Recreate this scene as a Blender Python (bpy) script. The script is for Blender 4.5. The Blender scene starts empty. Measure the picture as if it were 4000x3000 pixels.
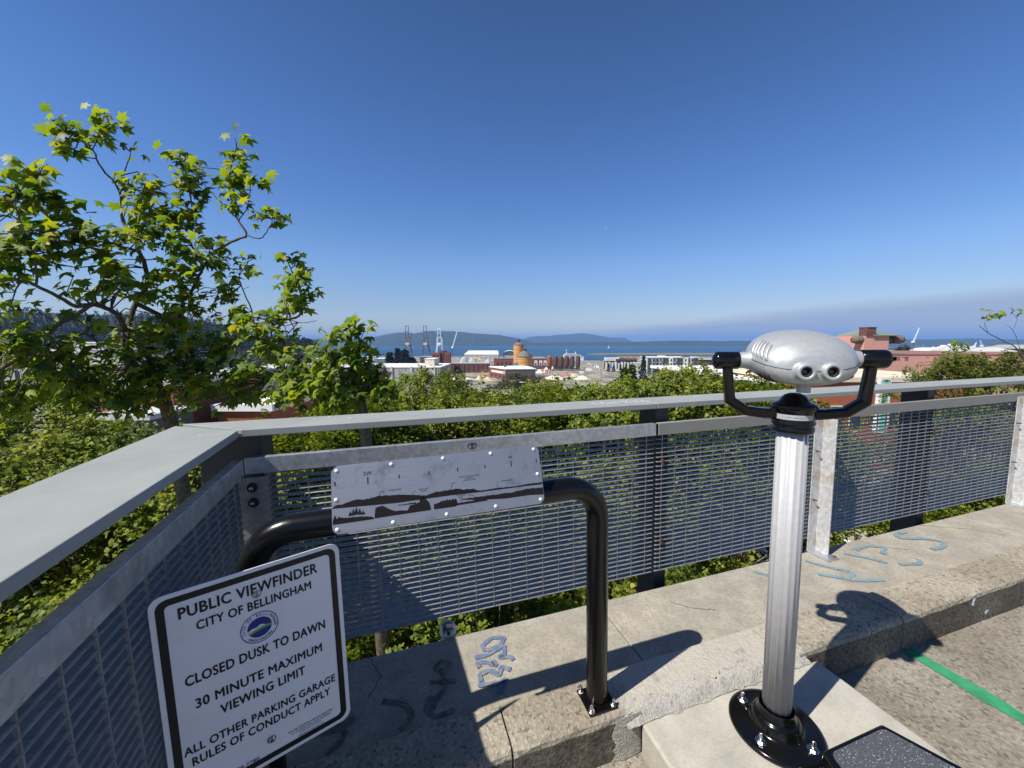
import bpy, math, random
import numpy as np
from mathutils import Vector, Matrix, Euler
R = math.radians
SC = bpy.context.scene
COL = SC.collection
H = 1.6

# ------------------------------------------------------------------ camera
F_PX = 1502.0
PITCH = R(6.15)
cam_d = bpy.data.cameras.new("camera"); cam = bpy.data.objects.new("camera", cam_d); COL.objects.link(cam)
cam.location = (0, 0, H); cam.rotation_euler = (math.pi / 2 - PITCH, 0, 0)
cam_d.sensor_width = 36.0; cam_d.lens = 36.0 * F_PX / 4000.0
cam_d.clip_start = 0.05; cam_d.clip_end = 80000
SC.camera = cam
# the parking deck slopes up to the right by a little over a degree and runs 17 degrees off the view
DECK = Matrix.Translation((0, 0, H)) @ Matrix.Rotation(R(-1.2), 4, 'Y') @ Matrix.Rotation(R(17.0), 4, 'Z') @ Matrix.Translation((0, 0, -H))

# ------------------------------------------------------------------ light
SUN_D = (DECK.to_3x3() @ Vector((1.0, 0.265, -1.341))).normalized()
EL = math.asin(-SUN_D.z)
AZ = math.atan2(-SUN_D.x, -SUN_D.y)          # direction TO the sun, clockwise from +Y
W = bpy.data.worlds.new("World"); SC.world = W; W.use_nodes = True
wn = W.node_tree; wn.nodes.clear()
wo = wn.nodes.new("ShaderNodeOutputWorld"); wb = wn.nodes.new("ShaderNodeBackground")
sky = wn.nodes.new("ShaderNodeTexSky"); sky.sky_type = 'NISHITA'; sky.sun_disc = False
sky.sun_elevation = EL; sky.sun_rotation = AZ; sky.altitude = 0; sky.air_density = 1.0; sky.dust_density = 0.1; sky.ozone_density = 2.6
wb.inputs[1].default_value = 0.064 * 1.6
# low bank of thin wildfire smoke standing over the right-hand horizon (a direction in the sky, not in the picture)
tc = wn.nodes.new("ShaderNodeTexCoord"); sx = wn.nodes.new("ShaderNodeSeparateXYZ")
wn.links.new(tc.outputs["Generated"], sx.inputs[0])
def wmath(op, a, b=None, c=None):
    n = wn.nodes.new("ShaderNodeMath"); n.operation = op
    for i, v in enumerate((a, b, c)):
        if v is None: continue
        if isinstance(v, (int, float)): n.inputs[i].default_value = v
        else: wn.links.new(v, n.inputs[i])
    return n.outputs[0]
def wramp(v, a, b, c=0.0, d=1.0):
    n = wn.nodes.new("ShaderNodeMapRange"); n.interpolation_type = 'SMOOTHSTEP'
    wn.links.new(v, n.inputs[0])
    for i, x in enumerate((a, b, c, d)): n.inputs[i + 1].default_value = x
    return n.outputs[0]
az = wmath('ARCTAN2', sx.outputs[0], sx.outputs[1])
nz = wn.nodes.new("ShaderNodeTexNoise"); nz.inputs["Scale"].default_value = 3.0; nz.inputs["Detail"].default_value = 3
mp = wn.nodes.new("ShaderNodeMapping"); mp.inputs["Scale"].default_value = (1, 1, 9)
wn.links.new(tc.outputs["Generated"], mp.inputs[0]); wn.links.new(mp.outputs[0], nz.inputs["Vector"])
top = wmath('ADD', wmath('MULTIPLY', az, 0.076), wmath('MULTIPLY', nz.outputs[0], 0.035))    # the bank climbs to the right
e1 = wmath('SUBTRACT', top, sx.outputs[2])
m1 = wramp(e1, -0.012, 0.022)
m2 = wramp(az, 0.05, 0.45)
m3 = wramp(e1, 0.035, 0.10, 1.0, 0.45)
msk = wmath('MULTIPLY', wmath('MULTIPLY', wmath('MULTIPLY', m1, m2), m3), 0.75)
mix = wn.nodes.new("ShaderNodeMix"); mix.data_type = 'RGBA'
wn.links.new(msk, mix.inputs[0]); mix.inputs[7].default_value = (2.5, 2.78, 3.75, 1)
hs = wn.nodes.new("ShaderNodeHueSaturation"); hs.inputs["Saturation"].default_value = 1.22; hs.inputs["Value"].default_value = 1.0
wn.links.new(sky.outputs[0], hs.inputs["Color"])
tint = wn.nodes.new("ShaderNodeMix"); tint.data_type = 'RGBA'; tint.blend_type = 'MULTIPLY'; tint.inputs[0].default_value = 1.0
wn.links.new(hs.outputs[0], tint.inputs[6]); 
tr_ = wn.nodes.new("ShaderNodeValToRGB"); wn.links.new(sx.outputs[2], tr_.inputs[0])        # clearer, bluer air low down than the model sky gives
for i, (p_, c_) in enumerate(((0.0, (1.22, 1.10, 1.15)), (.083, (1.28, 1.14, 1.22)), (.185, (1.42, 1.33, 1.5)), (.318, (1.28, 1.24, 1.5)), (.434, (1.22, 1.17, 1.42)), (.64, (1.08, .95, 1.10)))):
    if i > 1: tr_.color_ramp.elements.new(p_)
    e_ = tr_.color_ramp.elements[i]; e_.position = p_; e_.color = (*[x / 1.6 for x in c_], 1)
wn.links.new(tr_.outputs[0], tint.inputs[7])
wn.links.new(tint.outputs[2], mix.inputs[6]); wn.links.new(mix.outputs[2], wb.inputs[0]); wn.links.new(wb.outputs[0], wo.inputs[0])
sun_l = bpy.data.lights.new("sun", 'SUN'); sun_l.energy = 5.0; sun_l.angle = R(0.5); sun_l.color = (1.0, 0.93, 0.82)
sun = bpy.data.objects.new("sun", sun_l); COL.objects.link(sun); sun.location = (-20, -10, 40)
sun.rotation_euler = SUN_D.to_track_quat('-Z', 'Y').to_euler()
SC.view_settings.view_transform = 'Standard'; SC.view_settings.look = 'None'
SC.view_settings.exposure = 0.5; SC.view_settings.gamma = 1.0
SC.cycles.max_bounces = 6; SC.cycles.transparent_max_bounces = 12; SC.cycles.volume_bounces = 0

# ------------------------------------------------------------------ materials
def new_mat(name):
    m = bpy.data.materials.new(name); m.use_nodes = True
    nt = m.node_tree; b = nt.nodes["Principled BSDF"]
    return m, nt, b
def N(nt, t, **kw):
    n = nt.nodes.new(t)
    for k, v in kw.items(): setattr(n, k, v)
    return n
def setin(nt, sock, v):
    if hasattr(v, 'links') or hasattr(v, 'is_linked'): nt.links.new(v, sock)
    elif isinstance(v, (tuple, list)) and len(v) == 3 and sock.type == 'RGBA': sock.default_value = (*v, 1)
    else: sock.default_value = v
def noise(nt, vec, scale, detail=4, rough=0.55):
    n = N(nt, "ShaderNodeTexNoise"); n.inputs["Scale"].default_value = scale; n.inputs["Detail"].default_value = detail; n.inputs["Roughness"].default_value = rough
    if vec is not None: nt.links.new(vec, n.inputs["Vector"])
    return n.outputs[0]
def ramp(nt, v, pts):
    n = N(nt, "ShaderNodeValToRGB"); cr = n.color_ramp
    while len(cr.elements) < len(pts): cr.elements.new(0.5)
    for e, (p, c) in zip(cr.elements, pts):
        e.position = p; e.color = (*c, 1) if len(c) == 3 else c
    nt.links.new(v, n.inputs[0]); return n.outputs[0]
def mixc(nt, f, a, b, mode='MIX'):
    n = N(nt, "ShaderNodeMix", data_type='RGBA', blend_type=mode)
    setin(nt, n.inputs[0], f); setin(nt, n.inputs[6], a); setin(nt, n.inputs[7], b); return n.outputs[2]
def mapr(nt, v, a, b, c=0.0, d=1.0):
    n = N(nt, "ShaderNodeMapRange", interpolation_type='SMOOTHSTEP'); nt.links.new(v, n.inputs[0])
    for i, x in enumerate((a, b, c, d)): n.inputs[i + 1].default_value = x
    return n.outputs[0]
def mth(nt, op, a, b=0.0):
    n = N(nt, "ShaderNodeMath", operation=op); setin(nt, n.inputs[0], a); setin(nt, n.inputs[1], b); return n.outputs[0]
def bump(nt, b, h, strength=0.3, dist=0.01):
    n = N(nt, "ShaderNodeBump"); n.inputs["Strength"].default_value = strength; n.inputs["Distance"].default_value = dist
    nt.links.new(h, n.inputs["Height"]); nt.links.new(n.outputs[0], b.inputs["Normal"])
def coords(nt, kind="Object"):
    return N(nt, "ShaderNodeTexCoord").outputs[kind]
def plain(name, col, rough=0.6, metal=0.0, var=0.12, scale=3.0, bmp=0.0, coat=0.0, spec=0.5):
    m, nt, b = new_mat(name)
    v = coords(nt); n = noise(nt, v, scale)
    c2 = tuple(min(1, x * (1 + var)) for x in col); c1 = tuple(x * (1 - var) for x in col)
    nt.links.new(ramp(nt, n, [(0.3, c1), (0.7, c2)]), b.inputs["Base Color"])
    b.inputs["Roughness"].default_value = rough; b.inputs["Metallic"].default_value = metal
    b.inputs["Coat Weight"].default_value = coat; b.inputs["Coat Roughness"].default_value = 0.08
    b.inputs["Specular IOR Level"].default_value = spec
    if bmp: bump(nt, b, noise(nt, v, scale * 12), bmp, 0.004)
    return m
def aggregate(name, pale, mid, dark, scale=78.0, stain=0.5, patch=None):
    """exposed-stone concrete: cells of pale and dark stones with grime on top"""
    m, nt, b = new_mat(name); v = coords(nt)
    vo = N(nt, "ShaderNodeTexVoronoi"); vo.inputs["Scale"].default_value = scale
    wv = N(nt, "ShaderNodeVectorMath", operation='ADD'); nt.links.new(v, wv.inputs[0])
    nn = N(nt, "ShaderNodeTexNoise"); nn.inputs["Scale"].default_value = scale * .8; nt.links.new(v, nn.inputs["Vector"])
    sc = N(nt, "ShaderNodeVectorMath", operation='SCALE'); sc.inputs[3].default_value = 0.016; nt.links.new(nn.outputs["Color"], sc.inputs[0]); nt.links.new(sc.outputs[0], wv.inputs[1])
    nt.links.new(wv.outputs[0], vo.inputs["Vector"])
    sep = N(nt, "ShaderNodeSeparateColor"); nt.links.new(vo.outputs["Color"], sep.inputs[0])
    c = ramp(nt, sep.outputs[0], [(0.0, dark), (0.22, mid), (0.5, pale), (0.75, mid), (1.0, pale)])
    edge = mapr(nt, vo.outputs["Distance"], 0.25, 0.75)
    c = mixc(nt, mth(nt, 'MULTIPLY', edge, 0.35), c, tuple(x * .55 for x in mid))
    c = mixc(nt, mth(nt, 'MULTIPLY', noise(nt, v, 190, 2), .5), c, mid)
    big = mapr(nt, noise(nt, v, 2.3, 6, .65), 0.38, 0.62)
    c = mixc(nt, mth(nt, 'MULTIPLY', big, stain), c, (0.55, 0.52, 0.47), 'MULTIPLY')
    if patch:                                    # a length of kerb top dressed with newer, paler cement
        sp = N(nt, "ShaderNodeSeparateXYZ"); nt.links.new(v, sp.inputs[0])
        u = mth(nt, 'ADD', sp.outputs[0], mth(nt, 'MULTIPLY', noise(nt, v, 11, 5, .7), .3))
        k = mth(nt, 'MULTIPLY', mth(nt, 'MULTIPLY', mapr(nt, u, patch[0] + .05, patch[0] + .22), mapr(nt, u, patch[1] + .02, patch[1] + .30, 1, 0)), mapr(nt, sp.outputs[2], -.03, .03))
        c = mixc(nt, mth(nt, 'MULTIPLY', k, .62), c, (0.47, 0.455, 0.41))
    spots = mapr(nt, noise(nt, v, 9, 4, .6), 0.62, 0.72)
    c = mixc(nt, mth(nt, 'MULTIPLY', spots, .35), c, (0.10, 0.095, 0.08))
    nt.links.new(c, b.inputs["Base Color"]); b.inputs["Roughness"].default_value = 0.92; b.inputs["Specular IOR Level"].default_value = .25
    bump(nt, b, mth(nt, 'ADD', vo.outputs["Distance"], noise(nt, v, 260, 2)), 0.55, 0.006)
    return m
def smooth_concrete(name, col, warm, speck=0.2, grime=0.35):
    m, nt, b = new_mat(name); v = coords(nt)
    c = ramp(nt, noise(nt, v, 5.5, 8, .68), [(0.32, tuple(x * .8 for x in col)), (0.5, col), (0.68, warm)])
    fine = mapr(nt, noise(nt, v, 75, 4, .8), 0.46, 0.66)
    c = mixc(nt, mth(nt, 'MULTIPLY', fine, speck), c, tuple(x * .45 for x in col))
    g = mapr(nt, noise(nt, v, 1.7, 5, .7), 0.5, 0.68)
    c = mixc(nt, mth(nt, 'MULTIPLY', g, grime), c, tuple(x * .6 for x in warm))
    nt.links.new(c, b.inputs["Base Color"]); b.inputs["Roughness"].default_value = 0.9; b.inputs["Specular IOR Level"].default_value = .25
    bump(nt, b, noise(nt, v, 90, 4, .7), 0.35, 0.005)
    return m
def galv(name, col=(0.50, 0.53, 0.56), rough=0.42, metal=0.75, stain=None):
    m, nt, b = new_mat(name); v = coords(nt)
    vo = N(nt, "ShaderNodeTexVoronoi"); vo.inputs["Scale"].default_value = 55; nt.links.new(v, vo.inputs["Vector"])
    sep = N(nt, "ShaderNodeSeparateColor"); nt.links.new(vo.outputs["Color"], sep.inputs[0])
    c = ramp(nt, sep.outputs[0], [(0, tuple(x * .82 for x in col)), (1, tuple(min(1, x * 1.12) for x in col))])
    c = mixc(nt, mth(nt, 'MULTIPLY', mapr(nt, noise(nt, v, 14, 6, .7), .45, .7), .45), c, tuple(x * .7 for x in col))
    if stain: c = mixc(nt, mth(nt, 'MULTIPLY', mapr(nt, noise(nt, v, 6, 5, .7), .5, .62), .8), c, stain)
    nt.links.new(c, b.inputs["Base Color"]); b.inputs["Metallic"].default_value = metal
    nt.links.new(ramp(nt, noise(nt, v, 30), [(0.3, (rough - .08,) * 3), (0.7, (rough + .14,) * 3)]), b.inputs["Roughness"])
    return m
def leaf_mat(name, cols, trans=0.35, rough=0.5):
    """leaf blades: each leaf carries its own shade, from deep green to yellowing"""
    m, nt, b = new_mat(name)
    at = N(nt, "ShaderNodeAttribute", attribute_name="shade")
    c = ramp(nt, at.outputs["Fac"], cols)
    nt.links.new(c, b.inputs["Base Color"]); b.inputs["Roughness"].default_value = rough; b.inputs["Specular IOR Level"].default_value = 0.28
    tr = N(nt, "ShaderNodeBsdfTranslucent")
    tcol = mixc(nt, 1.0, c, (1.5, 1.5, 0.45), 'MULTIPLY'); nt.links.new(tcol, tr.inputs[0])
    ms = N(nt, "ShaderNodeMixShader"); ms.inputs[0].default_value = trans
    nt.links.new(b.outputs[0], ms.inputs[1]); nt.links.new(tr.outputs[0], ms.inputs[2])
    nt.links.new(ms.outputs[0], nt.nodes["Material Output"].inputs[0]); return m
def brick(name, c1, c2, mortar, scale=1.0, axis=None):
    m, nt, b = new_mat(name); v = coords(nt)
    n = noise(nt, v, .6 * scale, 6, .7); n2 = noise(nt, v, 6 * scale, 3)
    c = mixc(nt, mapr(nt, n2, .35, .65), c1, c2); c = mixc(nt, mth(nt, 'MULTIPLY', mapr(nt, n, .5, .7), .5), c, mortar)
    nt.links.new(c, b.inputs["Base Color"]); b.inputs["Roughness"].default_value = .9; return m

M = {}
M['agg'] = aggregate('aggregate', (0.475, 0.43, 0.345), (0.33, 0.30, 0.24), (0.105, 0.097, 0.082), patch=(.86, 1.80))
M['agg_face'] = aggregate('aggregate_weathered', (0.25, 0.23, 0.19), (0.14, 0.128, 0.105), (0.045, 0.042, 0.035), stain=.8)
M['agg_new'] = aggregate('aggregate_patch', (0.50, 0.48, 0.42), (0.42, 0.40, 0.355), (0.14, 0.135, 0.125), stain=.2)
M['ledge'] = smooth_concrete('ledge_concrete', (0.32, 0.30, 0.255), (0.405, 0.38, 0.32), .55)
M['agg_floor'] = aggregate('aggregate_floor', (0.39, 0.36, 0.30), (0.27, 0.25, 0.21), (0.095, 0.09, 0.08), stain=.6)
M['pad'] = smooth_concrete('pad_concrete', (0.40, 0.385, 0.34), (0.46, 0.445, 0.39), .25, .25)
M['grout'] = aggregate('grout', (0.47, 0.455, 0.42), (0.42, 0.405, 0.37), (0.22, 0.215, 0.20), scale=100, stain=.3)
M['crack'] = plain('crack_dark', (0.03, 0.028, 0.025), .95)
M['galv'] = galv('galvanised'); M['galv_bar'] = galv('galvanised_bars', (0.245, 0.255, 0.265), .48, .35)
M['galv_post'] = galv('galvanised_post', (0.60, 0.61, 0.62), .5, .4, (0.46, 0.40, 0.31))
def cap_mat():
    m, nt, b = new_mat('cap_paint'); v = coords(nt)
    c = ramp(nt, noise(nt, v, 3.5, 6, .7), [(0.3, (0.24, 0.258, 0.245)), (.7, (0.30, 0.32, 0.305))])
    mpn = N(nt, "ShaderNodeMapping"); mpn.inputs["Scale"].default_value = (3, 60, 60); nt.links.new(v, mpn.inputs[0])
    c = mixc(nt, mth(nt, 'MULTIPLY', mapr(nt, noise(nt, mpn.outputs[0], 1.0, 5, .7), .58, .75), .35), c, (0.38, 0.40, 0.385))       # scuffs along the rail
    vo = N(nt, "ShaderNodeTexVoronoi"); vo.inputs["Scale"].default_value = 9; nt.links.new(v, vo.inputs["Vector"])
    sep = N(nt, "ShaderNodeSeparateColor"); nt.links.new(vo.outputs["Color"], sep.inputs[0])
    dot = mth(nt, 'MULTIPLY', mapr(nt, vo.outputs["Distance"], .05, .09, 1, 0), mapr(nt, sep.outputs[0], .72, .76))
    c = mixc(nt, mth(nt, 'MULTIPLY', dot, .8), c, (0.62, 0.62, 0.58))                                                             # droppings and chips
    g = mapr(nt, noise(nt, v, 11, 6, .75), .6, .74); c = mixc(nt, mth(nt, 'MULTIPLY', g, .4), c, (0.17, 0.175, 0.16))
    nt.links.new(c, b.inputs["Base Color"]); b.inputs["Roughness"].default_value = .6; bump(nt, b, noise(nt, v, 60), .06, .003); return m
M['cap'] = cap_mat()
M['strap_paint'] = plain('strap_paint', (0.24, 0.24, 0.22), .6, 0, .06, 5)
M['navy'] = plain('post_paint', (0.016, 0.022, 0.034), .5, 0, .25, 6)
M['black'] = plain('black_enamel', (0.004, 0.004, 0.0042), .16, 0, .15, 5, 0, 0, .4)
M['pipe'] = plain('pipe_paint', (0.004, 0.004, 0.0044), .24, 0, .2, 8, 0, 0, .36)
M['silver'] = plain('silver_paint', (0.43, 0.445, 0.445), .40, .4, .07, 90, .12, .1)
M['alu'] = plain('anodised_aluminium', (0.40, 0.405, 0.415), .58, .15, .06, 40)
M['steel'] = plain('stainless', (0.62, 0.62, 0.63), .22, 1.0, .06, 30)
M['lens'] = plain('lens_glass', (0.004, 0.004, 0.005), .03, 0, .1, 3, 0, 1.0)
M['rust'] = plain('rust', (0.10, 0.042, 0.022), .9, 0, .5, 60)
M['rubber'] = plain('rubber', (0.006, 0.006, 0.006), .7)
def sign_mat():
    m, nt, b = new_mat('sign_white'); v = coords(nt); c = mixc(nt, mth(nt, 'MULTIPLY', mapr(nt, noise(nt, v, 5, 7, .75), .45, .75), .35), (0.84, 0.85, 0.87), (0.66, 0.66, 0.64))
    c = mixc(nt, mth(nt, 'MULTIPLY', mapr(nt, noise(nt, v, 130, 2), .66, .74), .35), c, (0.45, 0.44, 0.42)); nt.links.new(c, b.inputs["Base Color"]); b.inputs["Roughness"].default_value = .42; return m
M['white_sign'] = sign_mat()
M['ink'] = plain('sign_black', (0.008, 0.008, 0.009), .45)
M['ink_blue'] = plain('logo_blue', (0.012, 0.03, 0.22), .45); M['ink_green'] = plain('logo_green', (0.16, 0.42, 0.06), .45)
M['etch'] = plain('etched_steel', (0.014, 0.012, 0.013), .75, 0, .2, 8, 0, 0, .15)
M['green_paint'] = plain('green_line_paint', (0.030, 0.235, 0.105), .8, 0, .22, 14)
M['graf_blue'] = plain('graffiti_blue', (0.075, 0.165, 0.30), .85, 0, .4, 28)
M['graf_cyan'] = plain('graffiti_cyan', (0.19, 0.33, 0.385), .85, 0, .25, 22)
M['graf_dark'] = plain('graffiti_dark', (0.05, 0.06, 0.075), .85, 0, .35, 30)
M['graf_white'] = plain('graffiti_white', (0.72, 0.72, 0.78), .6)
def patchy_paint(name, col, amount):
    m, nt, b = new_mat(name); v = coords(nt)
    f = mapr(nt, noise(nt, v, 26, 6, .75), .5 - amount, .5 + amount * .4)
    c = mixc(nt, f, (0.30, 0.27, 0.21), col); c = mixc(nt, mth(nt, 'MULTIPLY', noise(nt, v, 130, 3, .7), .5), c, (0.27, 0.24, 0.19))
    nt.links.new(c, b.inputs["Base Color"]); b.inputs["Roughness"].default_value = .9; b.inputs["Specular IOR Level"].default_value = .2
    tp = N(nt, "ShaderNodeBsdfTransparent"); ms = N(nt, "ShaderNodeMixShader"); nt.links.new(mapr(nt, noise(nt, v, 55, 6, .8), .42 - amount * .5, .60 - amount * .5), ms.inputs[0])
    nt.links.new(tp.outputs[0], ms.inputs[1]); nt.links.new(b.outputs[0], ms.inputs[2]); nt.links.new(ms.outputs[0], nt.nodes["Material Output"].inputs[0]); return m        # thin paint, worn through to the concrete
M['graf_blue'] = patchy_paint('graffiti_blue', (0.030, 0.105, 0.30), .34); M['graf_cyan'] = patchy_paint('graffiti_cyan', (0.10, 0.28, 0.40), .16); M['graf_dark'] = patchy_paint('graffiti_dark', (0.035, 0.045, 0.06), .32)
def speckled():
    m, nt, b = new_mat('grip_tape'); v = coords(nt)
    vo = N(nt, "ShaderNodeTexVoronoi"); vo.inputs["Scale"].default_value = 420; nt.links.new(v, vo.inputs["Vector"])
    sep = N(nt, "ShaderNodeSeparateColor"); nt.links.new(vo.outputs["Color"], sep.inputs[0])
    c = ramp(nt, sep.outputs[0], [(0, (0.035, 0.04, 0.048)), (.5, (0.065, 0.072, 0.085)), (.972, (0.09, 0.10, 0.115)), (.982, (.5, .52, .55))])
    nt.links.new(c, b.inputs["Base Color"]); b.inputs["Roughness"].default_value = .75; bump(nt, b, vo.outputs["Distance"], .6, .003); return m
M['grip'] = speckled()
def brushed():
    m, nt, b = new_mat('brushed_plaque'); v = coords(nt)
    mpn = N(nt, "ShaderNodeMapping"); mpn.inputs["Scale"].default_value = (3, 400, 400); nt.links.new(v, mpn.inputs[0])
    n = noise(nt, mpn.outputs[0], 1.0, 2)
    blot = mapr(nt, noise(nt, v, 9, 6, .75), .52, .7)
    c = mixc(nt, mth(nt, 'MULTIPLY', blot, .75), (0.44, 0.44, 0.45), (0.26, 0.26, 0.27)); nt.links.new(c, b.inputs["Base Color"])
    b.inputs["Metallic"].default_value = .9; nt.links.new(ramp(nt, n, [(0.3, (.42,) * 3), (.7, (.55,) * 3)]), b.inputs["Roughness"]); return m
M['plaque'] = brushed()
M['bark'] = plain('bark', (0.085, 0.072, 0.052), .9, 0, .55, 14, .5)
M['bark_pale'] = plain('bark_pale', (0.17, 0.15, 0.115), .9, 0, .4, 10, .4)
LEAF = [(0.0, (0.034, 0.085, 0.020)), (0.35, (0.125, 0.200, 0.026)), (0.7, (0.235, 0.305, 0.030)), (0.95, (0.29, 0.32, 0.028)), (1.0, (0.34, 0.31, 0.02))]
M['leaf'] = leaf_mat('plane_leaf', LEAF, .48)
M['leaf_far'] = leaf_mat('street_tree_leaf', [(0.0, (0.046, 0.078, 0.014)), (0.4, (0.135, 0.182, 0.022)), (0.8, (0.25, 0.285, 0.030)), (1.0, (0.33, 0.31, 0.05))], .40, .5)
M['leaf_olive'] = leaf_mat('olive_leaf', [(0.0, (0.040, 0.060, 0.014)), (0.5, (0.125, 0.150, 0.030)), (1.0, (0.24, 0.25, 0.045))], .35, .55)
M['leaf_brown'] = leaf_mat('shrub_leaf', [(0.0, (0.028, 0.032, 0.014)), (0.5, (0.055, 0.058, 0.022)), (1.0, (0.095, 0.075, 0.03))], .25, .6)
M['needle'] = leaf_mat('conifer_needles', [(0.0, (0.008, 0.018, 0.009)), (1.0, (0.026, 0.042, 0.017))], .1, .7)
M['fruit'] = plain('seed_ball', (0.030, 0.028, 0.014), .9)
M['needle_far'] = leaf_mat('hill_forest', [(0.0, (0.006, 0.013, 0.006)), (1.0, (0.017, 0.030, 0.012))], .0, .9)
M['forest'] = plain('forest', (0.009, 0.016, 0.008), .9, 0, .5, .05)
M['island'] = plain('island_forest', (0.020, 0.032, 0.020), .95, 0, .25, .002)
M['lowland'] = plain('lowland_forest', (0.020, 0.030, 0.018), .95, 0, .3, .004)
def box_mats():
    d = dict(white_roof=((.78, .78, .76), .6), white_wall=((.70, .69, .66), .7), cream=((.62, .56, .43), .8), grey_wall=((.36, .36, .35), .8), pale_grey=((.50, .50, .49), .8),
             dark_grey=((.07, .075, .085), .6), window=((.02, .025, .032), .12), teal=((.12, .20, .22), .6), red_wall=((.20, .055, .04), .85), timber=((.58, .38, .13), .8),
             pink=((.50, .215, .175), .9), pink_dark=((.25, .12, .10), .9), orange_brick=((.33, .095, .035), .9), crane_brown=((.12, .095, .075), .7), crane_white=((.62, .74, .78), .6),
             crane_cab=((.62, .55, .47), .7), green_metal=((.16, .19, .17), .7), duct=((.15, .11, .085), .8), gravel_grey=((.36, .40, .39), .95), sand=((.55, .45, .30), .95),
             sand_pale=((.62, .57, .45), .95), yellow=((.62, .45, .04), .6), asphalt=((.06, .06, .062), .9), rust_dark=((.075, .045, .035), .8), rust_orange=((.30, .10, .035), .85),
             mint=((.22, .60, .42), .5), sign_dark=((.02, .05, .04), .6), boat=((.80, .81, .82), .4), blue_car=((.05, .16, .36), .3), red_tent=((.60, .14, .13), .7), grass=((.09, .11, .035), .95),
             dirt=((.30, .255, .185), .95), jetty=((.17, .15, .09), .95), car_grey=((.20, .21, .22), .3), car_dark=((.03, .032, .036), .25), pole=((.30, .30, .29), .6), wood=((.13, .09, .06), .9), lamp_white=((.62, .63, .63), .5))
    for k, (c, r) in d.items(): M[k] = plain(k, c, r, 0, .10, .35)
box_mats()
M['brick_red'] = brick('brick_red', (0.17, 0.052, 0.040), (0.23, 0.075, 0.055), (0.26, 0.16, 0.13), .5)
M['brick_dark'] = brick('brick_dark', (0.10, 0.042, 0.036), (0.15, 0.058, 0.048), (0.17, 0.11, 0.10), .5)
M['brick_orange'] = brick('brick_orange', (0.27, 0.075, 0.030), (0.36, 0.11, 0.045), (0.30, 0.16, 0.10), .8)
M['tile_orange'] = brick('tile_orange', (0.52, 0.235, 0.06), (0.60, 0.31, 0.10), (0.62, 0.43, 0.22), .35)
M['pink_stucco'] = brick('pink_stucco', (0.52, 0.27, 0.22), (0.58, 0.315, 0.26), (0.42, 0.26, 0.22), .5)
M['shingle'] = plain('shingle', (0.16, 0.155, 0.13), .9, 0, .3, .6)
M['rust_vessel'] = brick('rust_vessel', (0.075, 0.045, 0.036), (0.11, 0.066, 0.05), (0.19, 0.075, 0.035), .35)
M['rust_vessel_orange'] = brick('rust_vessel_orange', (0.26, 0.085, 0.03), (0.33, 0.12, 0.04), (0.16, 0.06, 0.035), .35)
def ground_mat():
    m, nt, b = new_mat('city_ground'); v = coords(nt)
    c = ramp(nt, noise(nt, v, .035, 8, .75), [(0.34, (.07, .07, .07)), (.43, (.17, .16, .135)), (.50, (.42, .38, .29)), (.545, (.13, .125, .11)), (.60, (.075, .085, .04)), (.67, (.30, .28, .23))])
    nt.links.new(c, b.inputs["Base Color"]); b.inputs["Roughness"].default_value = .95; return m
M['ground'] = ground_mat()
def sea_mat():
    m, nt, b = new_mat('sea_water'); v = coords(nt)
    mpn = N(nt, "ShaderNodeMapping"); mpn.inputs["Scale"].default_value = (.35, 1.6, 1); nt.links.new(v, mpn.inputs[0])
    c = ramp(nt, noise(nt, mpn.outputs[0], .0032, 5, .6), [(0.3, (.018, .062, .125)), (.7, (.034, .092, .165))])
    nt.links.new(c, b.inputs["Base Color"]); b.inputs["Roughness"].default_value = .45; b.inputs["IOR"].default_value = 1.33; b.inputs["Specular IOR Level"].default_value = .3
    bump(nt, b, noise(nt, v, .25, 3), .6, 1.2); return m
M['sea'] = sea_mat()

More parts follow.
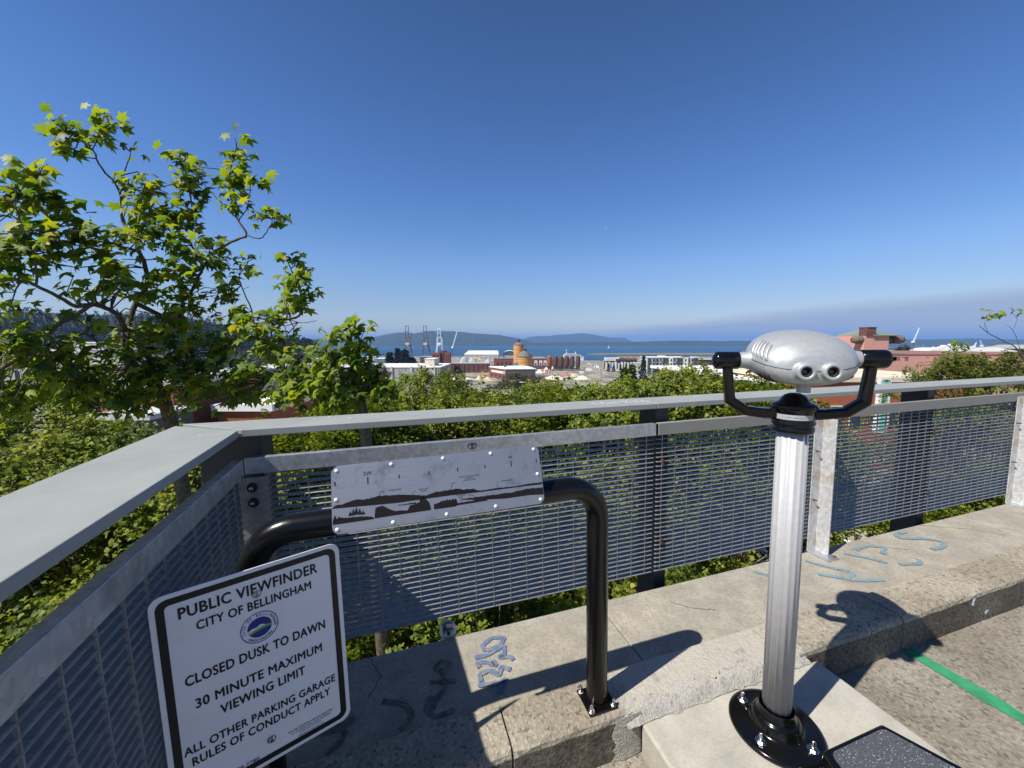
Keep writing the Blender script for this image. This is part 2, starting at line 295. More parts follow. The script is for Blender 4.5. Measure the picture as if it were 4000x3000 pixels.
# ------------------------------------------------------------------ mesh helpers
class MB:
    def __init__(s): s.v = []; s.f = []; s.sm = []
    def add(s, vs, fs, smooth=False, T=None):
        o = len(s.v)
        for p in vs:
            p = Vector(p)
            s.v.append(tuple(T @ p) if T is not None else tuple(p))
        for f in fs: s.f.append(tuple(i + o for i in f)); s.sm.append(smooth)
    def box(s, x0, x1, y0, y1, z0, z1, T=None):
        s.add([(x0, y0, z0), (x1, y0, z0), (x1, y1, z0), (x0, y1, z0), (x0, y0, z1), (x1, y0, z1), (x1, y1, z1), (x0, y1, z1)],
              [(0, 3, 2, 1), (4, 5, 6, 7), (0, 1, 5, 4), (1, 2, 6, 5), (2, 3, 7, 6), (3, 0, 4, 7)], False, T)
    def prism(s, poly, z0, z1, T=None, smooth=False):
        n = len(poly)
        a = sum(poly[i][0] * poly[(i + 1) % n][1] - poly[(i + 1) % n][0] * poly[i][1] for i in range(n))
        if a < 0: poly = poly[::-1]
        s.add([(*p, z0) for p in poly] + [(*p, z1) for p in poly], [tuple(range(n))[::-1], tuple(range(n, 2 * n))] + [(i, (i + 1) % n, n + (i + 1) % n, n + i) for i in range(n)], smooth, T)
    def lathe(s, prof, n=24, T=None, smooth=True, caps=True):
        vs = []; fs = []
        for r, z in prof: vs += [(r * math.cos(2 * math.pi * k / n), r * math.sin(2 * math.pi * k / n), z) for k in range(n)]
        for i in range(len(prof) - 1):
            for k in range(n): fs.append((i * n + k, i * n + (k + 1) % n, (i + 1) * n + (k + 1) % n, (i + 1) * n + k))
        s.add(vs, fs, smooth, T)
        if caps:
            L = len(prof) - 1
            s.add([vs[k] for k in range(n)], [tuple(range(n))[::-1]], False, T); s.add([vs[L * n + k] for k in range(n)], [tuple(range(n))], False, T)
    def tube(s, pts, r, n=10, smooth=True, caps=True):
        pts = [Vector(p) for p in pts]; rs = r if isinstance(r, (list, tuple)) else [r] * len(pts)
        up = None; vs = []; fs = []
        for i, p in enumerate(pts):
            d = (pts[min(i + 1, len(pts) - 1)] - pts[max(i - 1, 0)]).normalized()
            if up is None: up = d.orthogonal().normalized()
            up = (up - d * up.dot(d))
            up = up.normalized() if up.length > 1e-6 else d.orthogonal().normalized()
            sd = d.cross(up)
            vs += [p + (up * math.cos(2 * math.pi * k / n) + sd * math.sin(2 * math.pi * k / n)) * rs[i] for k in range(n)]
        for i in range(len(pts) - 1):
            for k in range(n): fs.append((i * n + k, i * n + (k + 1) % n, (i + 1) * n + (k + 1) % n, (i + 1) * n + k))
        s.add(vs, fs, smooth)
        if caps:
            L = (len(pts) - 1) * n
            s.add(vs[:n], [tuple(range(n))[::-1]]); s.add(vs[L:L + n], [tuple(range(n))])
    def ribbon(s, pts, w, z=0.0, T=None):
        """flat stroke of width w along 2-D points"""
        P = [Vector((*p, 0)) for p in pts]; vs = []
        for i, p in enumerate(P):
            d = P[min(i + 1, len(P) - 1)] - P[max(i - 1, 0)]; d.normalize(); n = Vector((-d.y, d.x, 0))
            ww = w * (0.75 + .5 * random.random()) * .5
            vs += [p + n * ww + Vector((0, 0, z)), p - n * ww + Vector((0, 0, z))]
        s.add(vs, [(2 * i, 2 * i + 1, 2 * i + 3, 2 * i + 2) for i in range(len(P) - 1)], False, T)
    def ico(s, c, r, T=None):
        t = (1 + 5 ** .5) / 2; k = r / math.sqrt(1 + t * t)
        vs = [(-1, t, 0), (1, t, 0), (-1, -t, 0), (1, -t, 0), (0, -1, t), (0, 1, t), (0, -1, -t), (0, 1, -t), (t, 0, -1), (t, 0, 1), (-t, 0, -1), (-t, 0, 1)]
        fs = [(0, 11, 5), (0, 5, 1), (0, 1, 7), (0, 7, 10), (0, 10, 11), (1, 5, 9), (5, 11, 4), (11, 10, 2), (10, 7, 6), (7, 1, 8), (3, 9, 4), (3, 4, 2), (3, 2, 6), (3, 6, 8), (3, 8, 9), (4, 9, 5), (2, 4, 11), (6, 2, 10), (8, 6, 7), (9, 8, 1)]
        s.add([(c[0] + a * k, c[1] + b * k, c[2] + d * k) for a, b, d in vs], fs, True, T)
    def mesh(s, name):
        me = bpy.data.meshes.new(name); me.from_pydata(s.v, [], s.f); me.update()
        me.polygons.foreach_set("use_smooth", s.sm); return me
    def build(s, name, mat, parent=None, bevel=0.0, seg=2, angle=35):
        me = s.mesh(name); o = bpy.data.objects.new(name, me); COL.objects.link(o)
        me.materials.append(M[mat] if isinstance(mat, str) else mat)
        if parent is not None: o.parent = parent
        if bevel:
            b = o.modifiers.new("bevel", 'BEVEL'); b.width = bevel; b.segments = seg; b.limit_method = 'ANGLE'; b.angle_limit = R(angle)
        return o
def tag(o, label=None, cat=None, group=None, kind=None):
    if label: o['label'] = label
    if cat: o['category'] = cat
    if group: o['group'] = group
    if kind: o['kind'] = kind
    return o
def thing(name, label, cat, mat=None, group=None):
    o = bpy.data.objects.new(name, None); COL.objects.link(o); o.empty_display_size = .1
    if mat is not None: o.matrix_world = mat
    return tag(o, label, cat, group)
def on_deck(u, v, z, rz=0): return DECK @ Matrix.Translation((u, v, z)) @ Matrix.Rotation(rz, 4, 'Z')
def text_geo(mb, s, T, height=None, width=None, bold=0.0, align='LEFT', z=0.0, spacing=1.0):
    """lettering as flat filled outlines; T maps text x/y to the surface"""
    cu = bpy.data.curves.new("t", 'FONT'); cu.body = s; cu.size = 1.0; cu.offset = 0.0; cu.space_character = spacing; cu.resolution_u = 3
    ob = bpy.data.objects.new("t", cu); COL.objects.link(ob)
    dg = bpy.context.evaluated_depsgraph_get(); me = bpy.data.meshes.new_from_object(ob.evaluated_get(dg))
    vs = np.array([v.co[:] for v in me.vertices]) if len(me.vertices) else np.zeros((0, 3)); fs = [tuple(p.vertices) for p in me.polygons]
    bpy.data.objects.remove(ob); bpy.data.curves.remove(cu); bpy.data.meshes.remove(me)
    if not len(vs): return
    mn = vs.min(0); mx = vs.max(0); vs[:, 0] -= mn[0]
    if not any(ch in s for ch in 'gjpqy,'): vs[:, 1] -= mn[1]
    sy = height / (mx[1] - mn[1]); sxx = width / (mx[0] - mn[0]) if width else sy
    vs[:, 0] *= sxx; vs[:, 1] *= sy; vs[:, 2] = z
    if align == 'CENTER': vs[:, 0] -= (mx[0] - mn[0]) * sxx / 2
    b = bold * height                       # heavier strokes: the outline laid down a few times, slightly offset
    for k, (dx, dy) in enumerate(((0, 0), (b, 0), (-b, 0), (0, b), (0, -b)) if bold else ((0, 0),)):
        mb.add([(v[0] + dx, v[1] + dy, v[2] + k * .00006) for v in vs], fs, False, T)

# ================================================================== SETTING: ground, sea, hills
def ray(px, py):
    x, y = px - 2000.0, 1500.0 - py; c, s = math.cos(PITCH), math.sin(PITCH)
    return Vector((x, y * s + F_PX * c, y * c - F_PX * s))
def at(px, py, Y):
    r = ray(px, py); return Vector((0, 0, H)) + r * (Y / r.y)
HG = [(-60, 12.2), (35, 12.2), (60, 16), (150, 26), (300, 36), (450, 42), (600, 43), (1150, 44), (1260, 45.5), (1300, 52)]
def gz(Y):
    if Y <= HG[0][0]: return H - HG[0][1]
    for (a, ha), (b, hb) in zip(HG, HG[1:]):
        if Y <= b: return H - (ha + (hb - ha) * (Y - a) / (b - a))
    return H - HG[-1][1]
def foot(px, py):
    """the point of the ground seen at a pixel"""
    lo, hi = 15.0, 1270.0
    for _ in range(50):
        mid = (lo + hi) / 2
        if at(px, py, mid).z > gz(mid): lo = mid
        else: hi = mid
    p = at(px, py, lo); p.z = gz(p.y); return p
SEA_Z = H - 48.0
mb = MB()
xs = [-2400, -1500, -900, -500, -250, -120, -60, -25, 0, 25, 60, 98, 104, 120, 250, 330, 345, 500, 900, 1500, 2400]
ys = [-80, -30, 0, 20, 40, 60, 90, 120, 150, 200, 250, 300, 375, 450, 525, 600, 800, 940, 955, 1000, 1150, 1220, 1260, 1300]
mb.add([(x, y, gz(y) if not (104 <= x <= 330 and y >= 955) else SEA_Z - 4) for y in ys for x in xs], [(j * len(xs) + i, j * len(xs) + i + 1, (j + 1) * len(xs) + i + 1, (j + 1) * len(xs) + i) for j in range(len(ys) - 1) for i in range(len(xs) - 1)])
tag(mb.build('ground', 'ground'), kind='structure')
mb = MB(); mb.add([(-30000, 930, SEA_Z), (30000, 930, SEA_Z), (30000, 40000, SEA_Z), (-30000, 40000, SEA_Z)], [(0, 1, 2, 3)])
tag(mb.build('sea', 'sea'), kind='structure')
def ridge(name, prof, Y, depth, mat, rows=7, jag=0.0, seed=1, base=None):
    """a range of hills: skyline given as (px, py) at distance Y, falling away in front and behind"""
    rnd = random.Random(seed); pts = []
    px = prof[0][0]
    dense = []
    for (a, ya), (b, yb) in zip(prof, prof[1:]):
        n = max(1, int((b - a) / 7))
        for i in range(n): t = i / n; dense.append((a + (b - a) * t, ya + (yb - ya) * t))
    dense.append(prof[-1])
    vs = []; n = len(dense); zb = SEA_Z - 2 if base is None else base
    tt = [-1, -.7, -.42, -.2, 0, .4, 1][:rows]
    hh = [0, .34, .62, .86, 1, .6, 0]
    for k, t in enumerate(tt):
        for i, (a, b) in enumerate(dense):
            p = at(a, b + (rnd.uniform(-jag, jag) if jag else 0), Y); h = p.z - zb
            w = hh[k] * (1 + (rnd.uniform(-.1, .1) if 0 < hh[k] < 1 else 0))
            d = t * depth + (rnd.uniform(-.05, .05) * depth if abs(t) < 1 else 0)
            vs.append((p.x * (1 + d / Y), Y + d, zb + h * w))
    mb = MB(); mb.add(vs, [(k * n + i, k * n + i + 1, (k + 1) * n + i + 1, (k + 1) * n + i) for k in range(len(tt) - 1) for i in range(n - 1)], True)
    return tag(mb.build(name, mat), kind='structure')
ridge('island', [(1120, 1336), (1180, 1331), (1225, 1322), (1290, 1325), (1400, 1332), (1440, 1322), (1480, 1313), (1500, 1308), (1550, 1299), (1590, 1298), (1618, 1303), (1650, 1297), (1680, 1292), (1710, 1294), (1760, 1293), (1810, 1297), (1850, 1302), (1900, 1305), (1950, 1308), (1990, 1316), (2030, 1322), (2080, 1336), (2110, 1343)], 6400, 1100, 'island', jag=.6, seed=3)
ridge('island', [(2020, 1337), (2060, 1318), (2100, 1313), (2150, 1312), (2170, 1308), (2220, 1306), (2260, 1302), (2300, 1303), (2340, 1311), (2385, 1319), (2440, 1319), (2460, 1329), (2480, 1338)], 11500, 1800, 'island', jag=.5, seed=4)
ridge('lowland', [(1840, 1346), (1860, 1338), (1930, 1336), (2000, 1338), (2060, 1339), (2140, 1340), (2160, 1335), (2250, 1335), (2400, 1336), (2520, 1334), (2620, 1330), (2700, 1331), (2800, 1332), (2950, 1331), (3100, 1330), (3260, 1327), (3400, 1326), (3560, 1326), (3700, 1324), (3800, 1322), (3900, 1325), (4100, 1327), (4500, 1330)], 5600, 300, 'lowland', jag=1.0, seed=5)
ridge('headland', [(-900, 1161), (-500, 1191), (-200, 1216), (0, 1225), (100, 1219), (230, 1223), (330, 1230), (450, 1233), (560, 1233), (680, 1237), (760, 1246), (830, 1263), (900, 1287), (960, 1307), (1060, 1323), (1130, 1333), (1190, 1336), (1235, 1352), (1270, 1371), (1300, 1385)], 900, 230, 'forest', jag=2.0, seed=6, base=gz(900) - 4)
mb = MB(); ja = [foot(2300, 1393), foot(2340, 1389), foot(2420, 1386), foot(2600, 1387), foot(2900, 1388), foot(3300, 1392)]
jz = SEA_Z + 2.6
mb.prism([(at(2290, 1388, 1560).x, 1560), (at(2360, 1385, 1500).x, 1480), (at(2800, 1385, 1480).x, 1440), (at(3500, 1385, 1480).x, 1430), (at(3500, 1385, 1700).x, 1720), (at(2500, 1385, 1680).x, 1690), (at(2330, 1385, 1640).x, 1640)], SEA_Z - 1, jz)
tag(mb.build('shore', 'jetty'), kind='structure')

# ================================================================== PARKING DECK
FLOOR = -0.16
mb = MB(); mb.box(-6, 14, -10, 1.262, FLOOR - .35, FLOOR)
d = mb.build('parking_deck', 'agg_floor'); d.matrix_world = DECK; tag(d, kind='structure')
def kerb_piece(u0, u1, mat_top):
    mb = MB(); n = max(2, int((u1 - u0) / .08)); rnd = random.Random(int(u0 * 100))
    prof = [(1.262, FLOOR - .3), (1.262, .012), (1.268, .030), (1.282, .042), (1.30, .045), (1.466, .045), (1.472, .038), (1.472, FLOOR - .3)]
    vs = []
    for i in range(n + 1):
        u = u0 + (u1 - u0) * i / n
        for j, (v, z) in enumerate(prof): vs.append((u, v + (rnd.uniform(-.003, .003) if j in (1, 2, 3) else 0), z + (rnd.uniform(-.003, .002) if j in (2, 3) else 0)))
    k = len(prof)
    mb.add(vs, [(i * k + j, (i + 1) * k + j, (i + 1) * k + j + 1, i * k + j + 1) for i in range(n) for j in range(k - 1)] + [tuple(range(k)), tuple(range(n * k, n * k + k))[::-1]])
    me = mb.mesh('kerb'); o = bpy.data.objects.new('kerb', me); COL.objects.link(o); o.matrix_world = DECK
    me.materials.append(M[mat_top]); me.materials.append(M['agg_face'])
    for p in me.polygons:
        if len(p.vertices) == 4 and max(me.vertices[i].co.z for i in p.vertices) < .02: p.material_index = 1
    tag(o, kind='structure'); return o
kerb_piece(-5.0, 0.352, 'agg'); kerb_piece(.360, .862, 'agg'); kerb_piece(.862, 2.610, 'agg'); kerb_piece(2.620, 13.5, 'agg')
mb = MB()
for a, b in [(-5.0, -1.4), (-1.395, 1.098), (1.103, 4.6), (4.605, 13.5)]: mb.box(a, b, 1.475, 1.943, -.42, .022)
o = mb.build('ledge', 'ledge', bevel=.008); o.matrix_world = DECK; tag(o, kind='structure'); LEDGE = o
mb = MB(); mb.box(-5, 13.5, 1.40, 1.93, -.46, -.012); o = mb.build('ledge_core', 'crack'); o.matrix_world = DECK; tag(o, kind='structure')
# concrete pad under the viewfinder, with the grouted joint against the kerb
mb = MB(); mb.prism([(.885, -.6), (1.955, -.6), (1.930, 1.245), (.915, 1.245)], FLOOR + .002, 0)
o = mb.build('concrete_pad', 'pad', bevel=.012, seg=3); o.matrix_world = DECK; tag(o, kind='structure')
mb = MB(); rnd = random.Random(8); vs = []; n = 40
for i in range(n + 1):
    u = .845 + (1.88 - .845) * i / n
    e = min(1, (i + .2) / 5, (n - i + .2) / 6)
    for v, z in ((1.232, .0025), (1.246, .006 + .008 * e), (1.262, .010 + .028 * e), (1.286, .040 + .0065 * e), (1.306 + .03 * math.sin(i * .9) * math.sin(i * .37 + 1), .0465)):
        vs.append((u, v + rnd.uniform(-.008, .008), z + rnd.uniform(-.0015, .0025)))
mb.add(vs, [(i * 5 + j, (i + 1) * 5 + j, (i + 1) * 5 + j + 1, i * 5 + j + 1) for i in range(n) for j in range(4)], True)
vs = []                                        # the smear of grout running down the kerb beside the pad
for i in range(9):
    z = FLOOR + .004 + i * (.036 - FLOOR) / 8
    for u in (.80 + rnd.uniform(-.02, .015), .845, .921): vs.append((u, 1.259 - (.010 if .81 < u < .9 else .006 if u > .9 else 0) + rnd.uniform(-.003, .003), z))
mb.add(vs, [(i * 3 + j, i * 3 + j + 1, (i + 1) * 3 + j + 1, (i + 1) * 3 + j) for i in range(8) for j in range(2)], True)
o = mb.build('grout', 'grout'); o.matrix_world = DECK; tag(o, kind='structure')
mb = MB(); mb.ribbon([(2.66, 1.255)] + [(2.66 + rnd.uniform(-.003, .003), 1.2 - .12 * i) for i in range(30)], .083, FLOOR + .004)
o = mb.build('painted_line', 'green_paint'); o.matrix_world = DECK; tag(o, kind='structure')
# rust-brown litter blown into the corner beside the pad
mb = MB()
for i in range(260):
    r = abs(rnd.gauss(0, .055)); a = rnd.uniform(0, 6.28); c = Vector((.80 + r * math.cos(a) * 1.1, 1.12 + r * math.sin(a), FLOOR + .004 + rnd.random() * .03 * max(0, 1 - r / .12)))
    T = Matrix.Translation(c) @ Euler((rnd.uniform(-1, 1), rnd.uniform(-1, 1), rnd.uniform(0, 6))).to_matrix().to_4x4(); L = rnd.uniform(.008, .022)
    mb.add([(-L, -.003, 0), (L, -.002, 0), (L, .002, .001), (-L, .003, .001)], [(0, 1, 2, 3)], False, T)
M['straw'] = plain('straw', (0.32, 0.19, 0.07), .9, 0, .5, 60)
o = mb.build('leaf_litter', 'straw'); o.matrix_world = DECK; tag(o, 'small heap of dry brown litter in the corner of kerb and pad', 'leaf litter', kind='stuff')

# graffiti on the ledge: strokes of thin paint
def strokes(name, lines, w, mat, z=.0265):
    mb = MB()
    for k, L in enumerate(lines):
        P = []
        for (a, b) in zip(L, L[1:]):
            for i in range(5): P.append((a[0] + (b[0] - a[0]) * i / 5, a[1] + (b[1] - a[1]) * i / 5))
        P.append(L[-1])
        P = [P[0]] + [((P[i - 1][0] + P[i][0] + P[i + 1][0]) / 3, (P[i - 1][1] + P[i][1] + P[i + 1][1]) / 3) for i in range(1, len(P) - 1)] + [P[-1]]
        mb.ribbon(P, w, z + k * .0004)
    o = mb.build(name, mat, LEDGE); return o
strokes('graffiti', [[(.42, 1.865), (.36, 1.83), (.37, 1.79), (.45, 1.80), (.49, 1.85), (.42, 1.865)], [(.31, 1.765), (.38, 1.76), (.47, 1.80), (.46, 1.74), (.42, 1.73), (.48, 1.715), (.49, 1.69)],
                     [(.32, 1.70), (.31, 1.73), (.35, 1.725), (.40, 1.685), (.39, 1.72)], [(.31, 1.62), (.31, 1.66), (.36, 1.67), (.40, 1.625), (.42, 1.67), (.46, 1.64)], [(.29, 1.605), (.39, 1.585), (.43, 1.60), (.375, 1.545), (.375, 1.53)]], .024, 'graf_blue')
strokes('graffiti', [[(.14, 1.80), (.19, 1.77), (.16, 1.73), (.11, 1.76), (.14, 1.80)], [(.14, 1.74), (.15, 1.64), (.10, 1.60), (.08, 1.55)], [(.08, 1.69), (.20, 1.66)], [(.08, 1.62), (.05, 1.56), (.09, 1.51), (.17, 1.52)],
                     [(-.13, 1.66), (-.04, 1.62), (.0, 1.55), (-.06, 1.50)], [(-.36, 1.68), (-.26, 1.55), (-.33, 1.49)], [(-.42, 1.60), (-.30, 1.58), (-.24, 1.62)]], .022, 'graf_dark')
strokes('graffiti', [[(2.25, 1.88), (2.33, 1.78), (2.40, 1.73)], [(2.70, 1.86), (2.78, 1.74), (2.86, 1.66), (2.74, 1.60)], [(2.62, 1.72), (2.80, 1.58), (2.95, 1.54)], [(3.05, 1.84), (3.14, 1.74), (3.20, 1.66)], [(3.18, 1.84), (3.30, 1.86), (3.42, 1.80), (3.30, 1.74)],
                     [(3.85, 1.90), (3.72, 1.90), (3.68, 1.84), (3.86, 1.78), (3.92, 1.70), (3.80, 1.66), (3.70, 1.67)], [(3.25, 1.62), (3.4, 1.58), (3.45, 1.62)]], .034, 'graf_cyan')

rr = random.Random(12)
def crack(P, w, z, parent):
    Q = []
    for a, b in zip(P, P[1:]):
        for i in range(8): q = i / 8; Q.append((a[0] + (b[0] - a[0]) * q + rr.uniform(-.006, .006), a[1] + (b[1] - a[1]) * q + rr.uniform(-.006, .006)))
    mb = MB(); mb.ribbon(Q + [P[-1]], w, z); mb.build('crack', 'crack', parent)
for P in ([(1.52, 1.80), (1.60, 1.72), (1.72, 1.66)], [(3.35, 1.93), (3.42, 1.80), (3.55, 1.72)], [(4.1, 1.93), (4.35, 1.78), (4.5, 1.62)], [(-.2, 1.93), (-.14, 1.80), (-.19, 1.70)]): crack(P, .0035, .0232, LEDGE)
mb = MB()
for i in range(16):                     # splashes of white paint on the kerb face
    u = rr.choice((rr.uniform(3.2, 3.5), rr.uniform(4.0, 4.7))); z = rr.uniform(-.11, .0); n = 9; a0 = rr.uniform(0, 6); r = rr.uniform(.006, .018)
    mb.add([(u + r * (1 + .5 * math.sin(3 * k + a0)) * math.cos(6.283 * k / n), 1.2605, z + r * 1.5 * (1 + .4 * math.sin(2 * k + a0)) * math.sin(6.283 * k / n)) for k in range(n)], [tuple(range(n))])
o = mb.build('paint_splash', 'graf_white'); o.matrix_world = DECK; tag(o, kind='structure')
# ---- railing, right-hand run ----
def zs(u): return -.0125 * (u + .6)
T0 = DECK
rail = thing('guard_railing', 'long grey railing with open steel grating running across behind the viewfinder', 'railing', DECK @ Matrix.Translation((0, 1.95, .02)))
def shear(mb, dz=zs, off=(0, 1.95, .02)):
    mb.v = [(x - off[0], y - off[1], z + dz(x) - off[2]) for x, y, z in mb.v]; return mb
U1 = 7.9
mb = MB()
for a, b in ((-.67, 1.512), (1.516, U1)):
    n = 1
    A2 = -.995 if a < 0 else a
    mb.add([(a, 1.96, 1.206), (b, 1.96, 1.206), (b, 2.21, 1.206), (A2, 2.21, 1.206), (a, 1.96, 1.238), (b, 1.96, 1.238), (b, 2.21, 1.238), (A2, 2.21, 1.238)],
           [(0, 3, 2, 1), (4, 5, 6, 7), (0, 1, 5, 4), (1, 2, 6, 5), (2, 3, 7, 6), (3, 0, 4, 7)])
shear(mb).build('cap_rail', 'cap', rail, bevel=.003)
def grating(u0, u1, v, z0, z1, dz, T=None, off=(0, 1.95, .02), depth=.031, pitch=.0288, rod0=None):
    mb = MB(); n = int((z1 - z0) / pitch)
    for i in range(n + 1):
        z = z0 + i * pitch
        sec = [(0, .0002), (0, .0026), (.0034, .0056), (depth, .0056), (depth, .0)]        # bar on edge, front arris rounded off
        mb.add([(u, v + a, z + b) for u in (u0, u1) for a, b in sec], [(j, 5 + j, 5 + (j + 1) % 5, (j + 1) % 5) for j in range(5)] + [(0, 1, 2, 3, 4), (9, 8, 7, 6, 5)])
    u = (rod0 if rod0 is not None else u0 + .05); rod = .0046
    while u < u1 - .02:
        mb.box(u - rod / 2, u + rod / 2, v + .0012, v + .008, z0 - .003, z1 + .002); u += .0985
    return mb
for a, b, r0 in ((-.60, 1.503, -.52), (1.522, 4.175, 1.565), (4.19, U1, 4.24)):
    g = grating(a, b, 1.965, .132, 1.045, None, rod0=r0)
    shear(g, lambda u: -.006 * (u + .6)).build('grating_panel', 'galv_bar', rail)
mb = MB(); mb.box(-.665, 1.504, 1.948, 1.955, 1.036, 1.110); mb.box(-.665, 1.504, 1.956, 1.985, 1.1035, 1.110)
shear(mb, lambda u: -.0095 * (u + .6)).build('top_strap', 'galv', rail, bevel=.0015)
mb = MB(); mb.box(1.524, U1, 1.948, 1.955, 1.036, 1.110); mb.box(1.524, U1, 1.956, 1.985, 1.1035, 1.110)
o = shear(mb, lambda u: -.0095 * (u + .6)).build('top_strap', 'strap_paint', rail, bevel=.0015); o['label'] = 'dull painted top strap'
for u in (1.552, 4.205, 6.86):
    mb = MB(); mb.box(u, u + .094, 2.012, 2.19, -.75, 1.205)
    shear(mb).build('rail_post', 'navy', rail, bevel=.006)
    for z in (.3, .82):
        mb = MB(); mb.box(u - .012, u + .10, 2.0095, 2.0115, z, z + .08)
        for zz in (.03, .055): mb.lathe([(.009, 0), (.009, .05)], 8, Matrix.Translation((u + .02, 2.0094, z + zz)) @ Matrix.Rotation(R(90), 4, 'X'))
        shear(mb).build('bracket', 'rust', rail)
mb = MB(); mb.box(-.86, -.615, 2.012, 2.20, -.75, 1.205); shear(mb).build('rail_post', 'navy', rail, bevel=.006)
mb = MB(); mb.box(-.695, -.585, 1.946, 1.954, .08, 1.02); mb.box(-.593, -.585, 1.955, 2.010, .08, 1.02); c = shear(mb).build('corner_plate', M['navy'] if False else 'galv_bar', rail, bevel=.002)
mb = MB(); hb = MB()
for z in (.975, .905):
    mb = MB(); hb = MB(); T = Matrix.Translation((-.642, 1.946, z)) @ Matrix.Rotation(R(90), 4, 'X')
    mb.lathe([(.021, 0), (.021, .009), (.018, .012)], 20, T); hb.lathe([(.008, .012), (.008, .020), (.006, .022)], 6, T, smooth=False)
    shear(mb).build('washer', 'rubber', rail); shear(hb).build('bolt', 'steel', rail)
# an eye drawn in marker on the strap
mb = MB(); T = Matrix.Translation((.365, 1.9472, 1.073)) @ Matrix.Rotation(R(90), 4, 'X')
mb.ribbon([(.022 * math.cos(a), .012 * math.sin(a)) for a in np.linspace(0, 2 * math.pi, 17)], .0035, 0, T); mb.ribbon([(.006 * math.cos(a), .006 * math.sin(a)) for a in np.linspace(0, 2 * math.pi, 11)], .005, .0003, T)
mb.ribbon([(-.026, .006), (-.01, .017), (.01, .017), (.026, .006)], .003, 0, T)
shear(mb, lambda u: -.0095 * (u + .6)).build('marker_drawing', 'ink', rail)
# marker scribble on the cap
mb = MB(); rr = random.Random(5)
for L in range(2):
    u = 1.13 + L * .02
    while u < 1.50 + L * .02:
        w = rr.uniform(.018, .03); v = 2.10 - L * .05
        P = [(u + rr.uniform(0, w), v + rr.uniform(-.022, .022)) for _ in range(5)]
        mb.ribbon(P, .0055, 1.2395 + L * .0005 + rr.random() * .0004); u += w
shear(mb).build('marker_scribble', 'graf_white', rail)
mb = MB(); mb.ribbon([(.45, 2.03), (.47, 2.04), (.49, 2.035)], .008, 1.2395); shear(mb).build('paint_chip', 'graf_white', rail)
# ---- railing, left-hand run (turns the corner towards the viewer) ----
LA = math.atan(.0545)
LT = DECK @ Matrix.Translation((-.68, 1.955, 0)) @ Matrix.Rotation(LA, 4, 'Z')     # local -y runs towards the viewer, +x is the deck side
lrail = thing('guard_railing', 'near railing run at left edge with broad cap and dark shaded grating', 'railing', LT)
mb = MB(); yl = -4.2
mb.add([(.0, .002, 1.206), (.0, yl, 1.206), (-.36, yl, 1.206), (-.325, .262, 1.206), (.0, .002, 1.238), (.0, yl, 1.238), (-.36, yl, 1.238), (-.325, .262, 1.238)],
       [(0, 1, 2, 3), (7, 6, 5, 4), (0, 4, 5, 1), (1, 5, 6, 2), (2, 6, 7, 3), (3, 7, 4, 0)]); mb.build('cap_rail', 'cap', lrail, bevel=.003)
g = grating(.03, 4.2, .004, .132, 1.045, None, rod0=.09, depth=.05); g.v = [(-v, -u, z) for u, v, z in g.v]
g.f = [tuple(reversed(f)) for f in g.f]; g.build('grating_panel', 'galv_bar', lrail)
mb = MB(); mb.box(.006, .013, yl, -.02, 1.036, 1.110); mb.box(-.025, .005, yl, -.02, 1.1035, 1.110); mb.build('top_strap', 'galv', lrail, bevel=.0015)
mb = MB(); mb.box(-.24, -.06, -2.75, -2.65, -.75, 1.205); mb.build('rail_post', 'navy', lrail, bevel=.006)
# the deck's own left ledge under that run
mb = MB(); mb.box(-5, -.69, -6, 1.47, FLOOR - .3, FLOOR + .003)
# ---- galvanised angle posts standing on the ledge ----
def angle_post(u, label):
    t = thing('support_post', label, 'post', on_deck(u, 1.84, .022), 'galvanised support posts along the ledge')
    mb = MB(); mb.box(-.075, .008, .098, .105, .008, 1.0); mb.box(0.0, .008, .015, .0975, .008, 1.0)
    mb.tube([(.004, .015, .01), (.004, .015, 1.0)], .0095, 8); mb.build('angle_bar', 'galv_post', t, bevel=.002)
    mb = MB(); mb.box(-.075, .04, -.045, .10, .0, .008); mb.build('base_plate', 'galv', t, bevel=.002)
    for z in (.40, .76):
        mb = MB(); T = Matrix.Translation((-.05, .098, z)) @ Matrix.Rotation(R(90), 4, 'X')
        mb.lathe([(.007, 0), (.007, .012), (.004, .028)], 6, T, smooth=False); mb.build('bolt', 'rust', t)
    mb = MB(); mb.lathe([(.013, .008), (.013, .013), (.010, .018)], 6, Matrix.Translation((.022, -.022, 0)), smooth=False); mb.build('anchor_bolt', 'rust', t)
angle_post(2.905, 'stained galvanised angle post just right of the viewfinder column'); angle_post(5.40, 'galvanised angle post at the right edge of the photo')
# ---- small white floodlight clipped under the grating ----
t = thing('floodlight', 'small white ribbed floodlight peeping over the ledge under the grating', 'floodlight', on_deck(.205, 1.985, .03))
T = Matrix.Rotation(R(80), 4, 'X')
mb = MB(); mb.lathe([(.0, -.045), (.03, -.045), (.044, -.03), (.047, .0), (.042, .018), (.03, .024), (.0, .025)], 20, T, caps=False); mb.box(-.03, .03, -.02, .02, -.08, -.02); mb.build('housing', 'lamp_white', t)
mb = MB()
for i in range(9): mb.box(-.030 + i * .0068, -.0275 + i * .0068, -.040, .02, .018, .050 - .0006 * (i - 4) ** 2)
mb.build('cooling_fins', 'dark_grey', t)
mb = MB(); mb.lathe([(.009, .024), (.009, .030), (.004, .034)], 10, T); mb.build('knob', 'ink', t)

